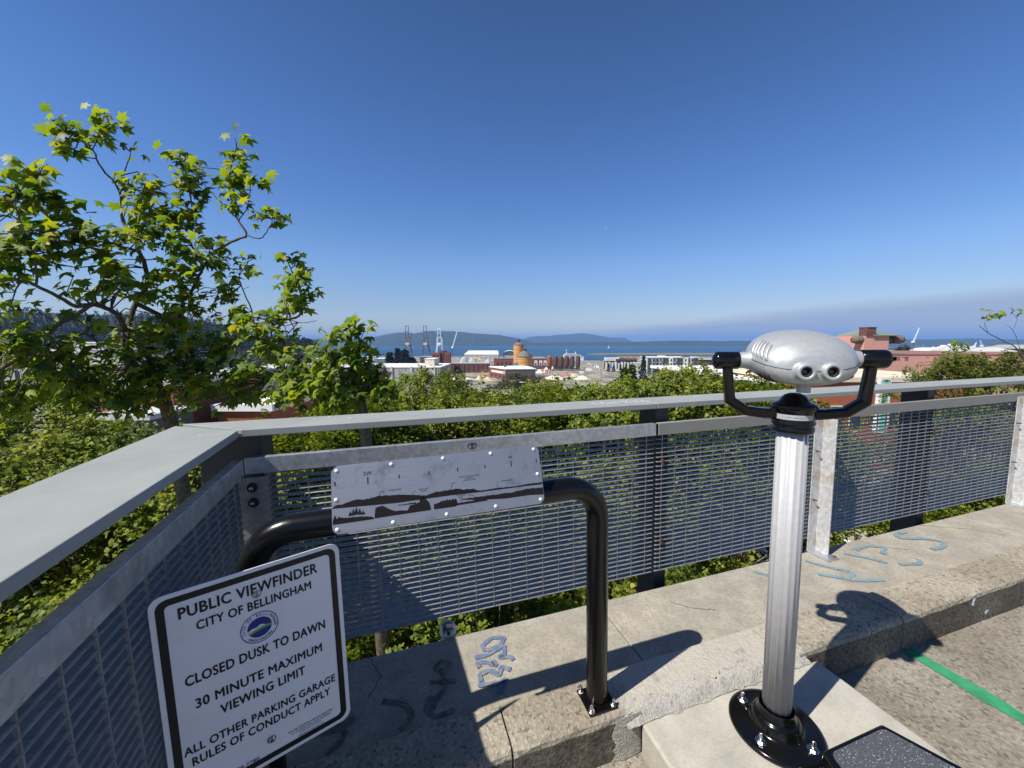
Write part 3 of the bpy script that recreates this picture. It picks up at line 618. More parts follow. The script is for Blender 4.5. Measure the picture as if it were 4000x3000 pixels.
# ---- bent pipe stand ----
stand = thing('pipe_stand', 'glossy black bent pipe frame bolted to the kerb, carrying plaque and sign', 'pipe stand', on_deck(.765, 1.352, .045))
pu0, pu1, pz, br = -.47 - .765, 0.0, 1.018 - .045, .135
P = [(pu1, 0, .0)] + [(pu1, 0, pz - br - .02)]
for k in range(0, 10): a = R(90) * k / 9; P.append((pu1 - br + br * math.cos(a), 0, pz - br + br * math.sin(a)))
for k in range(0, 10): a = R(90) + R(90) * k / 9; P.append((pu0 + br + br * math.cos(a), 0, pz - br + br * math.sin(a)))
P += [(pu0, 0, pz - br - .02), (pu0, 0, 0)]
mb = MB(); mb.tube(P, .0445, 28); mb.build('bent_pipe', 'pipe', stand)
for k, uu in enumerate((pu1, pu0)):
    mb = MB(); mb.box(uu - .066, uu + .066, -.063, .063, .001, .010); mb.tube([(uu, 0, .009), (uu, 0, .016)], .052, 24); bp = mb.build('base_plate', 'black', stand, bevel=.003)
    for a, b in ((-1, -1), (1, -1), (1, 1), (-1, 1)):
        mb = MB(); T = Matrix.Translation((uu + a * .052, b * .049, 0))
        mb.lathe([(.013, .010), (.013, .012)], 16, T); mb.lathe([(.0105, .012), (.0105, .021)], 6, T, smooth=False); mb.lathe([(.0075, .021), (.0075, .026), (.0065, .036), (.003, .040)], 12, T)
        mb.build('anchor_nut', 'steel', bp)
# ---- panorama plaque ----
PW = .717
pTL = Vector((-.2144, 1.3270, 1.2142)); pX = Vector((1.0, .009, -.006)).normalized(); pD = Vector((.004, -.310, -.951)).normalized(); pN = pX.cross(-pD).normalized()
# local frame: x right, y up along the plate, z out of the plate
PM = DECK @ Matrix.Translation(pTL) @ Matrix([[pX.x, -pD.x, pN.x, 0], [pX.y, -pD.y, pN.y, 0], [pX.z, -pD.z, pN.z, 0], [0, 0, 0, 1]])
if pN.y > 0: raise SystemExit("plaque normal")
def rrect(w, h, r, x0=0, y0=0, n=6):
    P = []
    for cx, cy, a0 in ((x0 + w - r, y0 + h - r, 0), (x0 + r, y0 + h - r, 90), (x0 + r, y0 + r, 180), (x0 + w - r, y0 + r, 270)):
        for k in range(n + 1): a = R(a0 + 90 * k / n); P.append((cx + r * math.cos(a), cy + r * math.sin(a)))
    return P
plq = thing('panorama_plaque', 'brushed steel plaque etched with the bay skyline, fixed to the bent pipe', 'plaque', PM)
PH = .2956 * PW
mb = MB(); mb.prism(rrect(PW, PH, .024, 0, -PH), -.0035, 0); mb.build('plate', 'plaque', plq)
mb = MB()
def shp(top, bot, z=.0006):
    """filled outline between an upper edge and a lower edge (plaque units, y downwards)"""
    xs_ = sorted(set([round(p[0], 3) for p in top + bot]))
    def ev(L, x):
        for (a, ya), (b, yb) in zip(L, L[1:]):
            if a <= x <= b: return ya + (yb - ya) * (x - a) / max(b - a, 1e-6)
        return L[0][1] if x < L[0][0] else L[-1][1]
    rj = random.Random(int(top[0][1] * 1e4)); xx = []
    for a, b in zip(xs_, xs_[1:]):
        k = max(1, int((b - a) / .008)); xx += [a + (b - a) * i / k for i in range(k)]
    xx.append(xs_[-1]); vs = []
    for x in xx:
        j = rj.uniform(-.0018, .0018); vs += [(x * PW, -(ev(top, x) + j) * PW, z), (x * PW, -max(ev(bot, x), ev(top, x) + .001) * PW, z)]
    mb.add(vs, [(2 * i, 2 * i + 1, 2 * i + 3, 2 * i + 2) for i in range(len(xx) - 1)])
shp([(.003, .18), (.018, .172), (.05, .169), (.091, .158), (.147, .161), (.199, .155), (.276, .16), (.355, .171), (.41, .18), (.452, .17), (.488, .17), (.557, .168), (.588, .176), (.637, .178), (.664, .191), (.748, .190), (.851, .192), (.997, .190)], [(.003, .184), (.274, .196), (.409, .195), (.528, .195), (.663, .198), (.862, .199), (.997, .201)])
shp([(.569, .219), (.689, .219), (.83, .221), (.92, .213), (.998, .218)], [(.569, .221), (.66, .235), (.70, .238), (.798, .246), (.922, .246), (.998, .253)])
shp([(.176, .242), (.18, .210), (.186, .203), (.211, .201), (.244, .22), (.267, .23), (.321, .236), (.332, .215), (.376, .208), (.380, .19), (.394, .182), (.404, .194), (.422, .217), (.426, .24)], [(.176, .250), (.32, .249), (.426, .249)])
shp([(.003, .236), (.03, .226), (.066, .232), (.126, .233), (.172, .244)], [(.003, .252), (.172, .252)], .0008)
shp([(.441, .226), (.455, .222), (.469, .219), (.478, .212), (.484, .220), (.491, .211), (.498, .219), (.505, .210), (.512, .218), (.519, .210), (.526, .218), (.533, .209), (.540, .217), (.547, .212), (.552, .225)], [(.441, .249), (.545, .249), (.552, .243)])
for (x, y, s) in ((.075, .224, .020), (.088, .224, .030), (.100, .222, .034), (.114, .224, .028), (.128, .226, .018), (.012, .236, .024), (.028, .236, .018)):
    mb.add([((x - .009) * PW, -y * PW, .001), ((x + .009) * PW, -y * PW, .001), (x * PW, -(y - s) * PW, .001)], [(0, 1, 2)])
shp([(.28, .205), (.36, .204)], [(.28, .209), (.36, .211)]); shp([(.545, .237), (.70, .230)], [(.545, .245), (.70, .243)], .0009)
for x, y0, y1 in ((.153, .064, .096), (.842, .064, .094), (.291, .070, .087), (.429, .070, .087), (.567, .070, .087), (.704, .070, .087), (.98, .070, .087), (.015, .070, .087)):
    mb.add([((x - .0024) * PW, -y0 * PW, .0006), ((x + .0024) * PW, -y0 * PW, .0006), ((x + .0024) * PW, -y1 * PW, .0006), ((x - .0024) * PW, -y1 * PW, .0006)], [(0, 3, 2, 1)])
def ptxt(s, x, y, h, b=0.0): text_geo(mb, s, Matrix.Translation((x * PW, -y * PW, .0007)), h * PW, None, b, 'CENTER')
ptxt('SW', .153, .056, .017, .0); ptxt('W', .842, .054, .015, 0)
for s, x, y in (('LUMMI ISLAND', .268, .139), ('PORTAGE', .399, .152), ('ISLAND', .399, .161), ('MOUNT CONSTITUTION', .62, .118), ('LOOKOUT', .62, .127), ('ORCAS ISLAND', .62, .136), ('LUMMI NATION', .81, .162), ('WAYPOINT', .572, .204), ('PARK', .572, .213)): ptxt(s, x, y, .0062)
for L in ([(.200, .152), (.206, .136), (.224, .136)], [(.345, .172), (.352, .155), (.362, .154)], [(.525, .168), (.535, .140), (.553, .139)], [(.757, .188), (.758, .166), (.768, .164)], [(.606, .204), (.625, .206), (.640, .218)]):
    mb.ribbon([(x * PW, -y * PW) for x, y in L], .0011, .0006)
mb.build('skyline_etching', 'etch', plq)
for x, y in ((.022, .022), (.258, .018), (.5, .016), (.74, .017), (.973, .019), (.978, .147), (.979, .275), (.74, .276), (.498, .279), (.254, .279), (.02, .275), (.018, .148)):
    mb = MB(); T = Matrix.Translation((x * PW, -y * PW, 0)); mb.lathe([(.0062, 0), (.0058, .0022), (.0035, .0036), (.0015, .0038)], 12, T); mb.lathe([(.0017, .0040), (.001, .0041)], 6, T); mb.build('rivet', 'white_roof', plq)
# ---- notice sign ----
SW_ = .4526; sX = Vector((.935, .354, 0)).normalized(); sN = Vector((sX.y, -sX.x, 0)); SHH = 1.3775 * SW_
SM = DECK @ Matrix.Translation((-.6277, 1.1345, .9733)) @ Matrix([[sX.x, 0, sN.x, 0], [sX.y, 0, sN.y, 0], [0, 1, 0, 0], [0, 0, 0, 1]])
sg = thing('notice_sign', 'white and black public viewfinder rules sign on the left pipe leg', 'sign', SM)
mb = MB(); mb.prism(rrect(SW_, SHH, .030, 0, -SHH, 8), -.0025, 0); mb.build('panel', 'white_sign', sg)
for y in (-.10, -.52):
    mb = MB(); mb.box(.150, .205, y - .02, y + .02, -.105, -.003); mb.build('mounting_bracket', 'black', sg, bevel=.003)
mb = MB(); o1 = rrect(SW_ - .024, SHH - .024, .026, .012, -SHH + .012, 8); o2 = rrect(SW_ - .060, SHH - .060, .012, .030, -SHH + .030, 8); n = len(o1)
mb.add([(*p, .0006) for p in o1] + [(*p, .0006) for p in o2], [(i, (i + 1) % n, n + (i + 1) % n, n + i) for i in range(n)])
mb.build('border', 'ink', sg)
mb = MB()
def stxt(s, x0, x1, yb, h, bold=.034): text_geo(mb, s, Matrix.Translation((x0 * SW_, -yb * SW_, .0007)), h * SW_, (x1 - x0) * SW_, bold, 'LEFT', 0, 1.06)
stxt('PUBLIC VIEWFINDER', .124, .852, .170, .068); stxt('CITY OF BELLINGHAM', .197, .807, .272, .056)
stxt('CLOSED DUSK TO DAWN', .118, .874, .597, .062); stxt('30 MINUTE MAXIMUM', .153, .843, .758, .060); stxt('VIEWING LIMIT', .263, .729, .868, .060)
stxt('ALL OTHER PARKING GARAGE', .076, .912, 1.030, .053); stxt('RULES OF CONDUCT APPLY', .108, .873, 1.114, .054)
for i, (s, x0, x1) in enumerate((('MAY BE TICKETED AND/OR REMOVED', .60, .88), ('AT OWNERS RISK AND EXPENSE', .615, .865), ("JOHNSON'S TOWING", .665, .80), ('4058 Bakerview Spur Rd', .655, .815), ('Bellingham, WA 98226  360-733-4032', .615, .845))):
    stxt(s, x0, x1, 1.244 + i * .0205, .0115, .012)
stxt('360-778-7780', .225, .428, 1.309, .024, .012)
mb.build('lettering', 'ink', sg)
lc = Vector((.4995 * SW_, -.4035 * SW_, 0)); lr = .1005 * SW_
mb = MB(); T = Matrix.Translation(lc + Vector((0, 0, .0008)))
mb.ribbon([(lr * math.cos(a), lr * math.sin(a)) for a in np.linspace(0, 2 * math.pi, 41)], .0022, 0, T)
def ring_text(s, r, a0, da, h, flip=False):
    for i, ch in enumerate(s):
        a = a0 + da * i
        if ch == ' ': continue
        rot = a - math.pi / 2 if not flip else a + math.pi / 2
        text_geo(mb, ch, T @ Matrix.Translation((r * math.cos(a), r * math.sin(a), 0)) @ Matrix.Rotation(rot, 4, 'Z'), h, None, .02, 'CENTER')
ring_text('CITY OF BELLINGHAM', lr * .76, R(190), R(-11.8), lr * .155); ring_text('WASHINGTON', lr * .91, R(228), R(9.4), lr * .155, True)
ri = lr * .66
def arc_pts(f, x0, x1, n=14): return [(x0 + (x1 - x0) * i / n, f(x0 + (x1 - x0) * i / n)) for i in range(n + 1)]
circ_top = lambda x: math.sqrt(max(ri * ri - x * x, 0)); circ_bot = lambda x: -circ_top(x)
mtn = lambda x: ri * (-.12 + .36 * max(0, 1 - abs(x / ri - .02) / 1.0) + .06 * math.sin(7 * x / ri))
hill = lambda x: ri * (-.36 + .42 * (x / ri + 1) / 2 + .10 * math.sin(1.6 * (x / ri + 1)))
hill2 = lambda x: hill(x) - ri * .22
def fill(ft, fb, z):
    A = arc_pts(lambda x: min(ft(x), circ_top(x)), -ri * .995, ri * .995, 24); B = arc_pts(lambda x: max(fb(x), circ_bot(x)), -ri * .995, ri * .995, 24)
    vs = []
    for (x, a), (_, b) in zip(A, B): vs += [(x, max(a, b), z), (x, min(b, max(a, b)), z)]
    return vs, [(2 * i, 2 * i + 1, 2 * i + 3, 2 * i + 2) for i in range(24)]
mb.add(*fill(circ_top, mtn, 0), False, T); mb.add(*fill(hill2, circ_bot, 0), False, T)
mb.build('logo', 'ink_blue', sg)
mb = MB(); mb.add(*fill(hill, hill2, .0003), False, T); mb.build('logo', 'ink_green', sg)
for x, y in ((.5, .176), (.504, 1.213)):
    mb = MB(); T = Matrix.Translation((x * SW_, -y * SW_, 0)); mb.lathe([(.0115, .001), (.0115, .0025)], 16, T); mb.lathe([(.008, .0025), (.008, .007), (.006, .0085)], 6, T, smooth=False); mb.build('bolt', 'steel', sg)

# ================================================================== VIEWFINDER
vf = thing('viewfinder', 'silver binocular viewfinder in a black yoke on a fluted aluminium column', 'viewfinder', on_deck(1.419, 1.052, 0.0))
mb = MB(); mb.lathe([(.0, .002), (.166, .002), (.168, .006), (.168, .014), (.163, .020), (.150, .022), (.102, .026), (.094, .030), (.088, .042), (.086, .058), (.080, .066), (.076, .070), (.071, .072), (.068, .084), (.063, .092), (.0605, .100), (.0605, .108)], 64, caps=False); base = mb.build('base_flange', 'black', vf)
for k in range(4):
    a = R(17 + 90 * k); mb = MB(); T = Matrix.Translation((.128 * math.cos(a), .128 * math.sin(a), .0235))
    mb.lathe([(.020, -.002), (.020, .003)], 20, T); mb.lathe([(.0145, .003), (.0145, .015)], 6, T, smooth=False); mb.lathe([(.0085, .015), (.0085, .022), (.0075, .034), (.003, .038)], 12, T); mb.build('anchor_nut', 'steel', base)
mb = MB(); n = 96; fl = []
for k in range(n):
    a = 2 * math.pi * k / n; ph = (a * 14 / (2 * math.pi)) % 1.0
    fl.append(((0.0518 - .0034 * max(0.0, math.sin(math.pi * ph)) ** .8) * math.cos(a), (0.0518 - .0034 * max(0.0, math.sin(math.pi * ph)) ** .8) * math.sin(a)))
mb.prism(fl, .10, 1.275, None, True); mb.build('column', 'alu', vf, 0)
HEAD = Matrix.Rotation(R(0), 4, 'Z')
PSI = R(22)
# right-hand direction of the head (x), forward (y)
vd = math.atan2(1.052, 1.419)                       # bearing of the view line on the deck
hy = vd + PSI                                       # the head looks left of the view line
HM = Matrix.Rotation(hy - math.pi / 2, 4, 'Z')
mb = MB(); mb.lathe([(.0, 1.248), (.0645, 1.248), (.0665, 1.252), (.0665, 1.266), (.0635, 1.269), (.0635, 1.273), (.0680, 1.276), (.0690, 1.284), (.0660, 1.290), (.0660, 1.328), (.0720, 1.333), (.0740, 1.342), (.0730, 1.350), (.0600, 1.356), (.0480, 1.362), (.0430, 1.372), (.0330, 1.384), (.0180, 1.391), (.0, 1.393)], 48, caps=False); mb.build('swivel_collar', 'black', vf)
def plate_arc(r, a0, a1, z0, z1, T=None, n=16, th=.0015):
    vs = []
    for i in range(n + 1):
        a = a0 + (a1 - a0) * i / n
        vs += [(r * math.cos(a), r * math.sin(a), z0), (r * math.cos(a), r * math.sin(a), z1)]
    return vs, [(2 * i, 2 * i + 2, 2 * i + 3, 2 * i + 1) for i in range(n)]
mb = MB(); mb.add(*plate_arc(.0675, vd + math.pi - R(58), vd + math.pi + R(58), 1.299, 1.3175)); npz = mb.build('nameplate', 'alu', vf); npz.modifiers.new("s", 'SOLIDIFY').thickness = .0012
mb = MB()
for i, ch in enumerate('VIEWFINDERS'):
    a = vd + math.pi - R(28) + R(5.6) * i
    text_geo(mb, ch, Matrix.Translation((.0689 * math.cos(a), .0689 * math.sin(a), 1.3065)) @ Matrix.Rotation(a + math.pi / 2, 4, 'Z') @ Matrix.Rotation(R(90), 4, 'X'), .0045, None, 0, 'CENTER')
mb.build('nameplate_lettering', 'etch', npz)
KX, KZ = .236, 1.515
def sweep(path, w, h, T):
    """bar of rectangular section with chamfered corners along a path in the x-z plane"""
    vs = []; fs = []
    sec = [(-1, -.55), (-.6, -1), (.6, -1), (1, -.55), (1, .55), (.6, 1), (-.6, 1), (-1, .55)]
    P = [Vector((p[0], 0, p[1])) for p in path]
    for i, p in enumerate(P):
        if 0 < i < len(P) - 1:
            d1 = (P[i] - P[i - 1]).normalized(); d2 = (P[i + 1] - P[i]).normalized(); d = (d1 + d2).normalized(); k = 1 / max(.4, d.dot(d1))
        else: d = (P[min(i + 1, len(P) - 1)] - P[max(i - 1, 0)]).normalized(); k = 1
        nrm = Vector((-d.z, 0, d.x)); hh = (h[i] if isinstance(h, list) else h) * k; ww = w[i] if isinstance(w, list) else w
        vs += [p + nrm * (b * hh / 2) + Vector((0, a * ww / 2, 0)) for a, b in sec]
    n = 8
    for i in range(len(P) - 1):
        for k in range(n): fs.append((i * n + k, i * n + (k + 1) % n, (i + 1) * n + (k + 1) % n, (i + 1) * n + k))
    fs += [tuple(range(n)), tuple(range((len(P) - 1) * n, len(P) * n))[::-1]]
    mb.add(vs, fs, False, T)
for s in (1, -1):
    mb = MB(); pth = [(.04, 1.312), (.10, 1.314), (.163, 1.322), (.218, 1.362), (.2235, 1.42), (KX - .006, 1.492)]
    sweep([(s * a, b) for a, b in pth], [.050, .044, .042, .042, .038, .033], [.044, .038, .037, .036, .034, .032], HM); arm = mb.build('yoke_arm', 'black', vf, bevel=.003)
    mb = MB(); T = HM @ Matrix.Translation((s * KX, 0, KZ)) @ Matrix.Rotation(R(90) * s, 4, 'Y')
    mb.lathe([(.030, -.044), (.0335, -.041), (.0335, .030), (.031, .038), (.024, .042), (.020, .043), (.019, .046), (.0, .047)], 40, T, caps=False); mb.build('pivot_knob', 'black', vf)
# the head: a flattened egg, higher in front
ST = [(-.154, .010, 1.485, .006), (-.152, .048, 1.486, .028), (-.145, .086, 1.488, .050), (-.131, .117, 1.493, .067), (-.107, .139, 1.500, .082), (-.065, .155, 1.510, .095), (-.02, .160, 1.517, .101), (.04, .158, 1.521, .105), (.10, .143, 1.523, .102), (.15, .116, 1.522, .090), (.185, .082, 1.519, .068), (.203, .045, 1.516, .038), (.208, .010, 1.515, .008)]
def head_pt(t, th, off=0.0):
    for a, b in zip(ST, ST[1:]):
        if t <= b[0] or b is ST[-1]:
            k = (t - a[0]) / (b[0] - a[0]); w, zc, h = [a[i] + (b[i] - a[i]) * k for i in (1, 2, 3)]; break
    c, s = math.cos(th), math.sin(th); e = 2 / 2.25
    # flat underside, domed top
    x = w * math.copysign(abs(c) ** e, c); z = (h if s > 0 else h * .86) * math.copysign(abs(s) ** e, s)
    n = Vector((c / w, 0, s / h)); n.normalize()
    return Vector((x, t, zc + z)) + n * off
mb = MB(); n = 56; vs = []; ts = []
for a, b in zip(ST, ST[1:]):
    for i in range(3): ts.append(a[0] + (b[0] - a[0]) * i / 3)
ts.append(ST[-1][0])
for t in ts: vs += [head_pt(t, 2 * math.pi * k / n) for k in range(n)]
mb.add(vs, [(i * n + k, i * n + (k + 1) % n, (i + 1) * n + (k + 1) % n, (i + 1) * n + k) for i in range(len(ts) - 1) for k in range(n)] + [tuple(range(n))[::-1], tuple(range((len(ts) - 1) * n, len(ts) * n))], True, HM)
head = mb.build('optics_housing', 'silver', vf)
sb = head.modifiers.new("sub", 'SUBSURF'); sb.levels = 1; sb.render_levels = 1
mb = MB(); L = [HM @ head_pt(t, R(178), .0004) for t in ts[2:-2]] ; mb.tube(L, .0009, 6); mb.tube([HM @ head_pt(t, R(2), .0004) for t in ts[2:-2]], .0009, 6)
mb.tube([HM @ (head_pt(-.154 + .0002, a) + Vector((0, -.002, 0))) for a in (R(180), R(0))], .0008, 6); mb.build('seam', 'rubber', head)
for s in (1, -1):
    mb = MB(); T = HM @ Matrix.Translation((s * .150, 0, KZ)) @ Matrix.Rotation(R(90) * s, 4, 'Y')
    mb.lathe([(.046, -.04), (.038, .0), (.031, .014), (.029, .046)], 32, T); mb.build('pivot_boss', 'silver', head)
    # cooling ribs above and below the shoulder
    mb = MB(); mv = MB()
    for i in range(5):
        t0 = -.112 + i * .019
        pts = []
        for j in range(9):
            q = j / 8; th = R(170 - 36 * q); t = t0 + .034 * q
            p = head_pt(t, th if s < 0 else math.pi - th, .0022 * math.sin(math.pi * q) ** .5 if 0 < q < 1 else -.002); pts.append(HM @ p)
        (mb).tube(pts, [.0015] + [.0054] * 7 + [.0015], 10)
    if s < 0: mb.build('cooling_rib', 'silver', head)
    mv = MB()
    for i in range(4):
        pts = []
        for j in range(9):
            q = j / 8; th = R(205 + 34 * q); t = -.106 + i * .019 + .026 * q
            p = head_pt(t, th if s < 0 else math.pi - th, .0012 if 0 < q < 1 else -.002); pts.append(HM @ p)
        mv.tube(pts, [.001] + [.0030] * 7 + [.001], 8)
    mv.build('vent_slot', 'ink', head)
    # eyepiece
    mb = MB(); T = HM @ Matrix.Translation((s * .0375, -.092, 1.4825)) @ Matrix.Rotation(R(90), 4, 'X')
    mb.lathe([(.040, .0), (.038, .046), (.0355, .056), (.0305, .058), (.0298, .064), (.0285, .0785), (.0265, .0815), (.0180, .0815), (.0168, .079), (.0160, .060), (.0, .060)], 40, T, caps=False); ey = mb.build('eyepiece', 'silver', head)
    mb = MB(); mb.lathe([(.0168, .0765), (.0155, .0785), (.0125, .0772), (.0115, .0740), (.0105, .066), (.0, .0650)], 32, T, caps=False); mb.build('eyecup', 'rubber', ey)
    mb = MB(); mb.lathe([(.0108, .0668), (.006, .0685), (.0, .0692)], 24, T, caps=False); mb.build('lens', 'lens', ey)
mb = MB(); mb.lathe([(.021, 1.402), (.021, 1.44)], 24, HM @ Matrix.Translation((0, -.065, 0))); mb.build('pivot_stub', 'alu', head)
# ---- step box for children ----
t = thing('step_box', 'low black step box with grey grit top beside the viewfinder base', 'step', DECK)
bx = [(1.345, .862), (1.650, .862), (1.795, .510), (1.185, .510)]
bs = [(1.350, .872), (1.655, .872), (1.815, .500), (1.180, .500)]
mb = MB(); top = [(1.367, .843, .15), (1.677, .845, .15), (1.815, .530, .15), (1.245, .530, .15)]; bot = [(1.367, .853, .0015), (1.685, .855, .0015), (1.825, .520, .0015), (1.235, .520, .0015)]
mb.add(bot + top, [(0, 1, 2, 3), (7, 6, 5, 4), (0, 4, 5, 1), (1, 5, 6, 2), (2, 6, 7, 3), (3, 7, 4, 0)]); mb.build('box', 'black', t, bevel=.008, seg=3)
mb = MB(); cx, cy = 1.53, .70
gp = [(1.385, .828), (1.660, .830), (1.775, .548), (1.285, .548)]
def round_poly(P, r, k=5):
    out = []
    for i, p in enumerate(P):
        a, b, c = Vector(P[i - 1]), Vector(p), Vector(P[(i + 1) % len(P)]); d1 = (a - b).normalized(); d2 = (c - b).normalized()
        s0, s1 = b + d1 * r, b + d2 * r
        for j in range(k + 1): q = j / k; out.append(tuple((s0 * (1 - q) ** 2 + b * 2 * q * (1 - q) + s1 * q * q)))
    return out
mb.prism(round_poly(gp, .022), .1502, .1525); mb.build('grip_pad', 'grip', t)
# ================================================================== VEGETATION
def leaf_template(kind):
    if kind == 'maple':
        P = [(270, .22), (-26, .50), (6, .31), (37, .62), (63, .36), (90, .72), (117, .36), (143, .62), (174, .31), (206, .50)]
        vs = [(0, .30, .03)] + [(r * math.cos(R(a)), .30 + r * math.sin(R(a)), -.10 * (r > .4) - .02 + .05 * (abs(math.cos(R(a))) * r)) for a, r in P]
        fs = [(0, i, i % 10 + 1) for i in range(1, 11)]
    elif kind == 'star':
        vs = [(0, 0, 0), (.46, .18, -.04), (.30, .55, .05), (0, .95, -.06), (-.32, .55, .06), (-.46, .18, -.02)]
        fs = [(0, 1, 2), (0, 2, 3), (0, 3, 4), (0, 4, 5)]
    else:
        vs = [(-.22, 0, 0), (.22, .05, .04), (.12, .9, -.03), (-.15, .8, 0)]; fs = [(0, 1, 2), (0, 2, 3)]
    return np.array(vs, float), np.array(fs, int)
def leaves_mesh(name, C, size, kind, seed, up=0.55, shade=None, droop=None, tilt=0.0):
    """one mesh of many leaf blades; C = centres, size = blade length"""
    rs = np.random.RandomState(seed); Cn = len(C); tv, tf = leaf_template(kind)
    nrm = rs.normal(size=(Cn, 3)); nrm /= np.linalg.norm(nrm, axis=1)[:, None]; nrm[:, 2] = np.abs(nrm[:, 2]); nrm[:, 2] += up; nrm += SUNV * tilt; nrm /= np.linalg.norm(nrm, axis=1)[:, None]
    d = rs.normal(size=(Cn, 3));
    if droop is not None: d = d * .6 + droop
    d -= nrm * (d * nrm).sum(1)[:, None]; d /= np.linalg.norm(d, axis=1)[:, None]; s = np.cross(d, nrm)
    sz = np.broadcast_to(size, (Cn,)) * rs.uniform(.65, 1.25, Cn); fold = rs.uniform(.2, 4.2, Cn)
    V = C[:, None, :] + sz[:, None, None] * (tv[None, :, 0, None] * s[:, None, :] + tv[None, :, 1, None] * d[:, None, :] + tv[None, :, 2, None] * fold[:, None, None] * nrm[:, None, :])
    nv = len(tv); Fs = (tf[None] + (np.arange(Cn) * nv)[:, None, None]).reshape(-1, 3)
    me = bpy.data.meshes.new(name); me.vertices.add(Cn * nv); me.vertices.foreach_set("co", V.reshape(-1).astype(np.float32))
    nf = len(Fs); me.loops.add(nf * 3); me.loops.foreach_set("vertex_index", Fs.reshape(-1).astype(np.int32)); me.polygons.add(nf)
    me.polygons.foreach_set("loop_start", np.arange(0, nf * 3, 3, dtype=np.int32))
    sh = rs.beta(2.0, 2.4, Cn) if shade is None else shade
    at_ = me.attributes.new("shade", 'FLOAT', 'POINT'); at_.data.foreach_set("value", np.repeat(sh, nv).astype(np.float32))
    me.update(); me.validate(); return me
def crown(name, me, mat, parent):
    o = bpy.data.objects.new(name, me); COL.objects.link(o); me.materials.append(M[mat]); o.parent = parent; return o

SUNV = np.array([-SUN_D.x, -SUN_D.y - .25, -SUN_D.z * .55])      # leaf blades turn their faces to the light
# ---- the plane tree standing just beyond the corner of the railing ----
def hp(x, y, Y): return at(x / 1.508, 400 + y / 1.508, Y)
BR = [  # (points in the photo's own coordinates with the distance of each), start radius, end radius
 ([(760, 1560, 6.6), (745, 1440, 6.5), (742, 1350, 6.4)], .062, .055),
 ([(742, 1350, 6.4), (690, 1250, 6.2), (620, 1210, 6.0), (545, 1190, 5.8), (450, 1200, 5.6), (350, 1150, 5.4), (210, 1075, 5.2), (120, 1050, 5.1), (-20, 1035, 5.0)], .040, .014),
 ([(545, 1190, 5.8), (430, 1260, 5.6), (330, 1320, 5.4), (270, 1390, 5.3), (150, 1470, 5.2), (20, 1560, 5.1)], .028, .018),
 ([(742, 1350, 6.4), (640, 1320, 6.2), (540, 1330, 6.1), (470, 1370, 6.0), (360, 1395, 5.8), (250, 1450, 5.6)], .03, .015),
 ([(742, 1345, 6.4), (775, 1250, 6.6), (800, 1180, 6.7), (862, 1080, 6.8), (850, 950, 6.8), (815, 880, 6.7)], .045, .03),
 ([(815, 880, 6.7), (690, 840, 6.4), (540, 770, 6.1), (430, 670, 5.9), (300, 560, 5.8), (200, 470, 5.7)], .024, .008),
 ([(850, 950, 6.8), (790, 800, 6.9), (722, 700, 7.0), (716, 580, 7.0), (680, 480, 7.0), (600, 390, 6.9), (545, 280, 6.9), (470, 220, 6.8), (390, 160, 6.8)], .026, .007),
 ([(545, 280, 6.9), (590, 200, 6.9), (640, 130, 6.9)], .009, .005),
 ([(680, 470, 7.0), (745, 380, 7.1), (768, 290, 7.1)], .012, .005),
 ([(210, 1075, 5.2), (215, 980, 5.2), (190, 870, 5.2), (150, 780, 5.2), (100, 620, 5.2), (90, 480, 5.2)], .014, .006),
 ([(800, 1180, 6.7), (960, 1260, 6.9), (1070, 1250, 7.0), (1075, 1170, 7.0), (1110, 1140, 7.0), (1150, 1070, 7.0), (1190, 975, 7.0), (1160, 900, 7.0), (1128, 820, 7.0), (1130, 640, 7.0), (1105, 440, 7.0), (1060, 330, 7.0)], .04, .007),
 ([(1190, 975, 7.0), (1270, 880, 6.9), (1390, 810, 6.8), (1450, 780, 6.7), (1395, 680, 6.7), (1360, 540, 6.7), (1350, 440, 6.7), (1390, 280, 6.7)], .026, .007),
 ([(1450, 780, 6.7), (1530, 800, 6.6), (1580, 750, 6.6), (1610, 680, 6.6)], .012, .005),
 ([(1395, 680, 6.7), (1300, 590, 6.8), (1220, 500, 6.9), (1150, 410, 6.9)], .012, .005),
 ([(1400, 700, 6.7), (1460, 600, 6.6), (1480, 450, 6.6)], .010, .005),
 ([(1215, 1660, 7.4), (1240, 1540, 7.3), (1290, 1480, 7.2), (1400, 1380, 7.0), (1500, 1320, 6.9), (1620, 1280, 6.8), (1740, 1270, 6.7), (1790, 1190, 6.7), (1740, 1050, 6.7), (1690, 920, 6.7)], .045, .007),
 ([(1690, 1275, 6.8), (1780, 1300, 6.7), (1865, 1285, 6.7)], .008, .004),
 ([(1500, 1320, 6.9), (1470, 1190, 6.9), (1410, 1040, 7.0), (1450, 960, 7.0)], .014, .005),
 ([(1075, 1170, 7.0), (1200, 1090, 7.0), (1290, 1110, 7.0)], .010, .004),
 ([(1580, 1640, 7.0), (1720, 1540, 6.6), (1850, 1440, 6.4), (1925, 1375, 6.3), (1880, 1330, 6.3)], .018, .005),
]
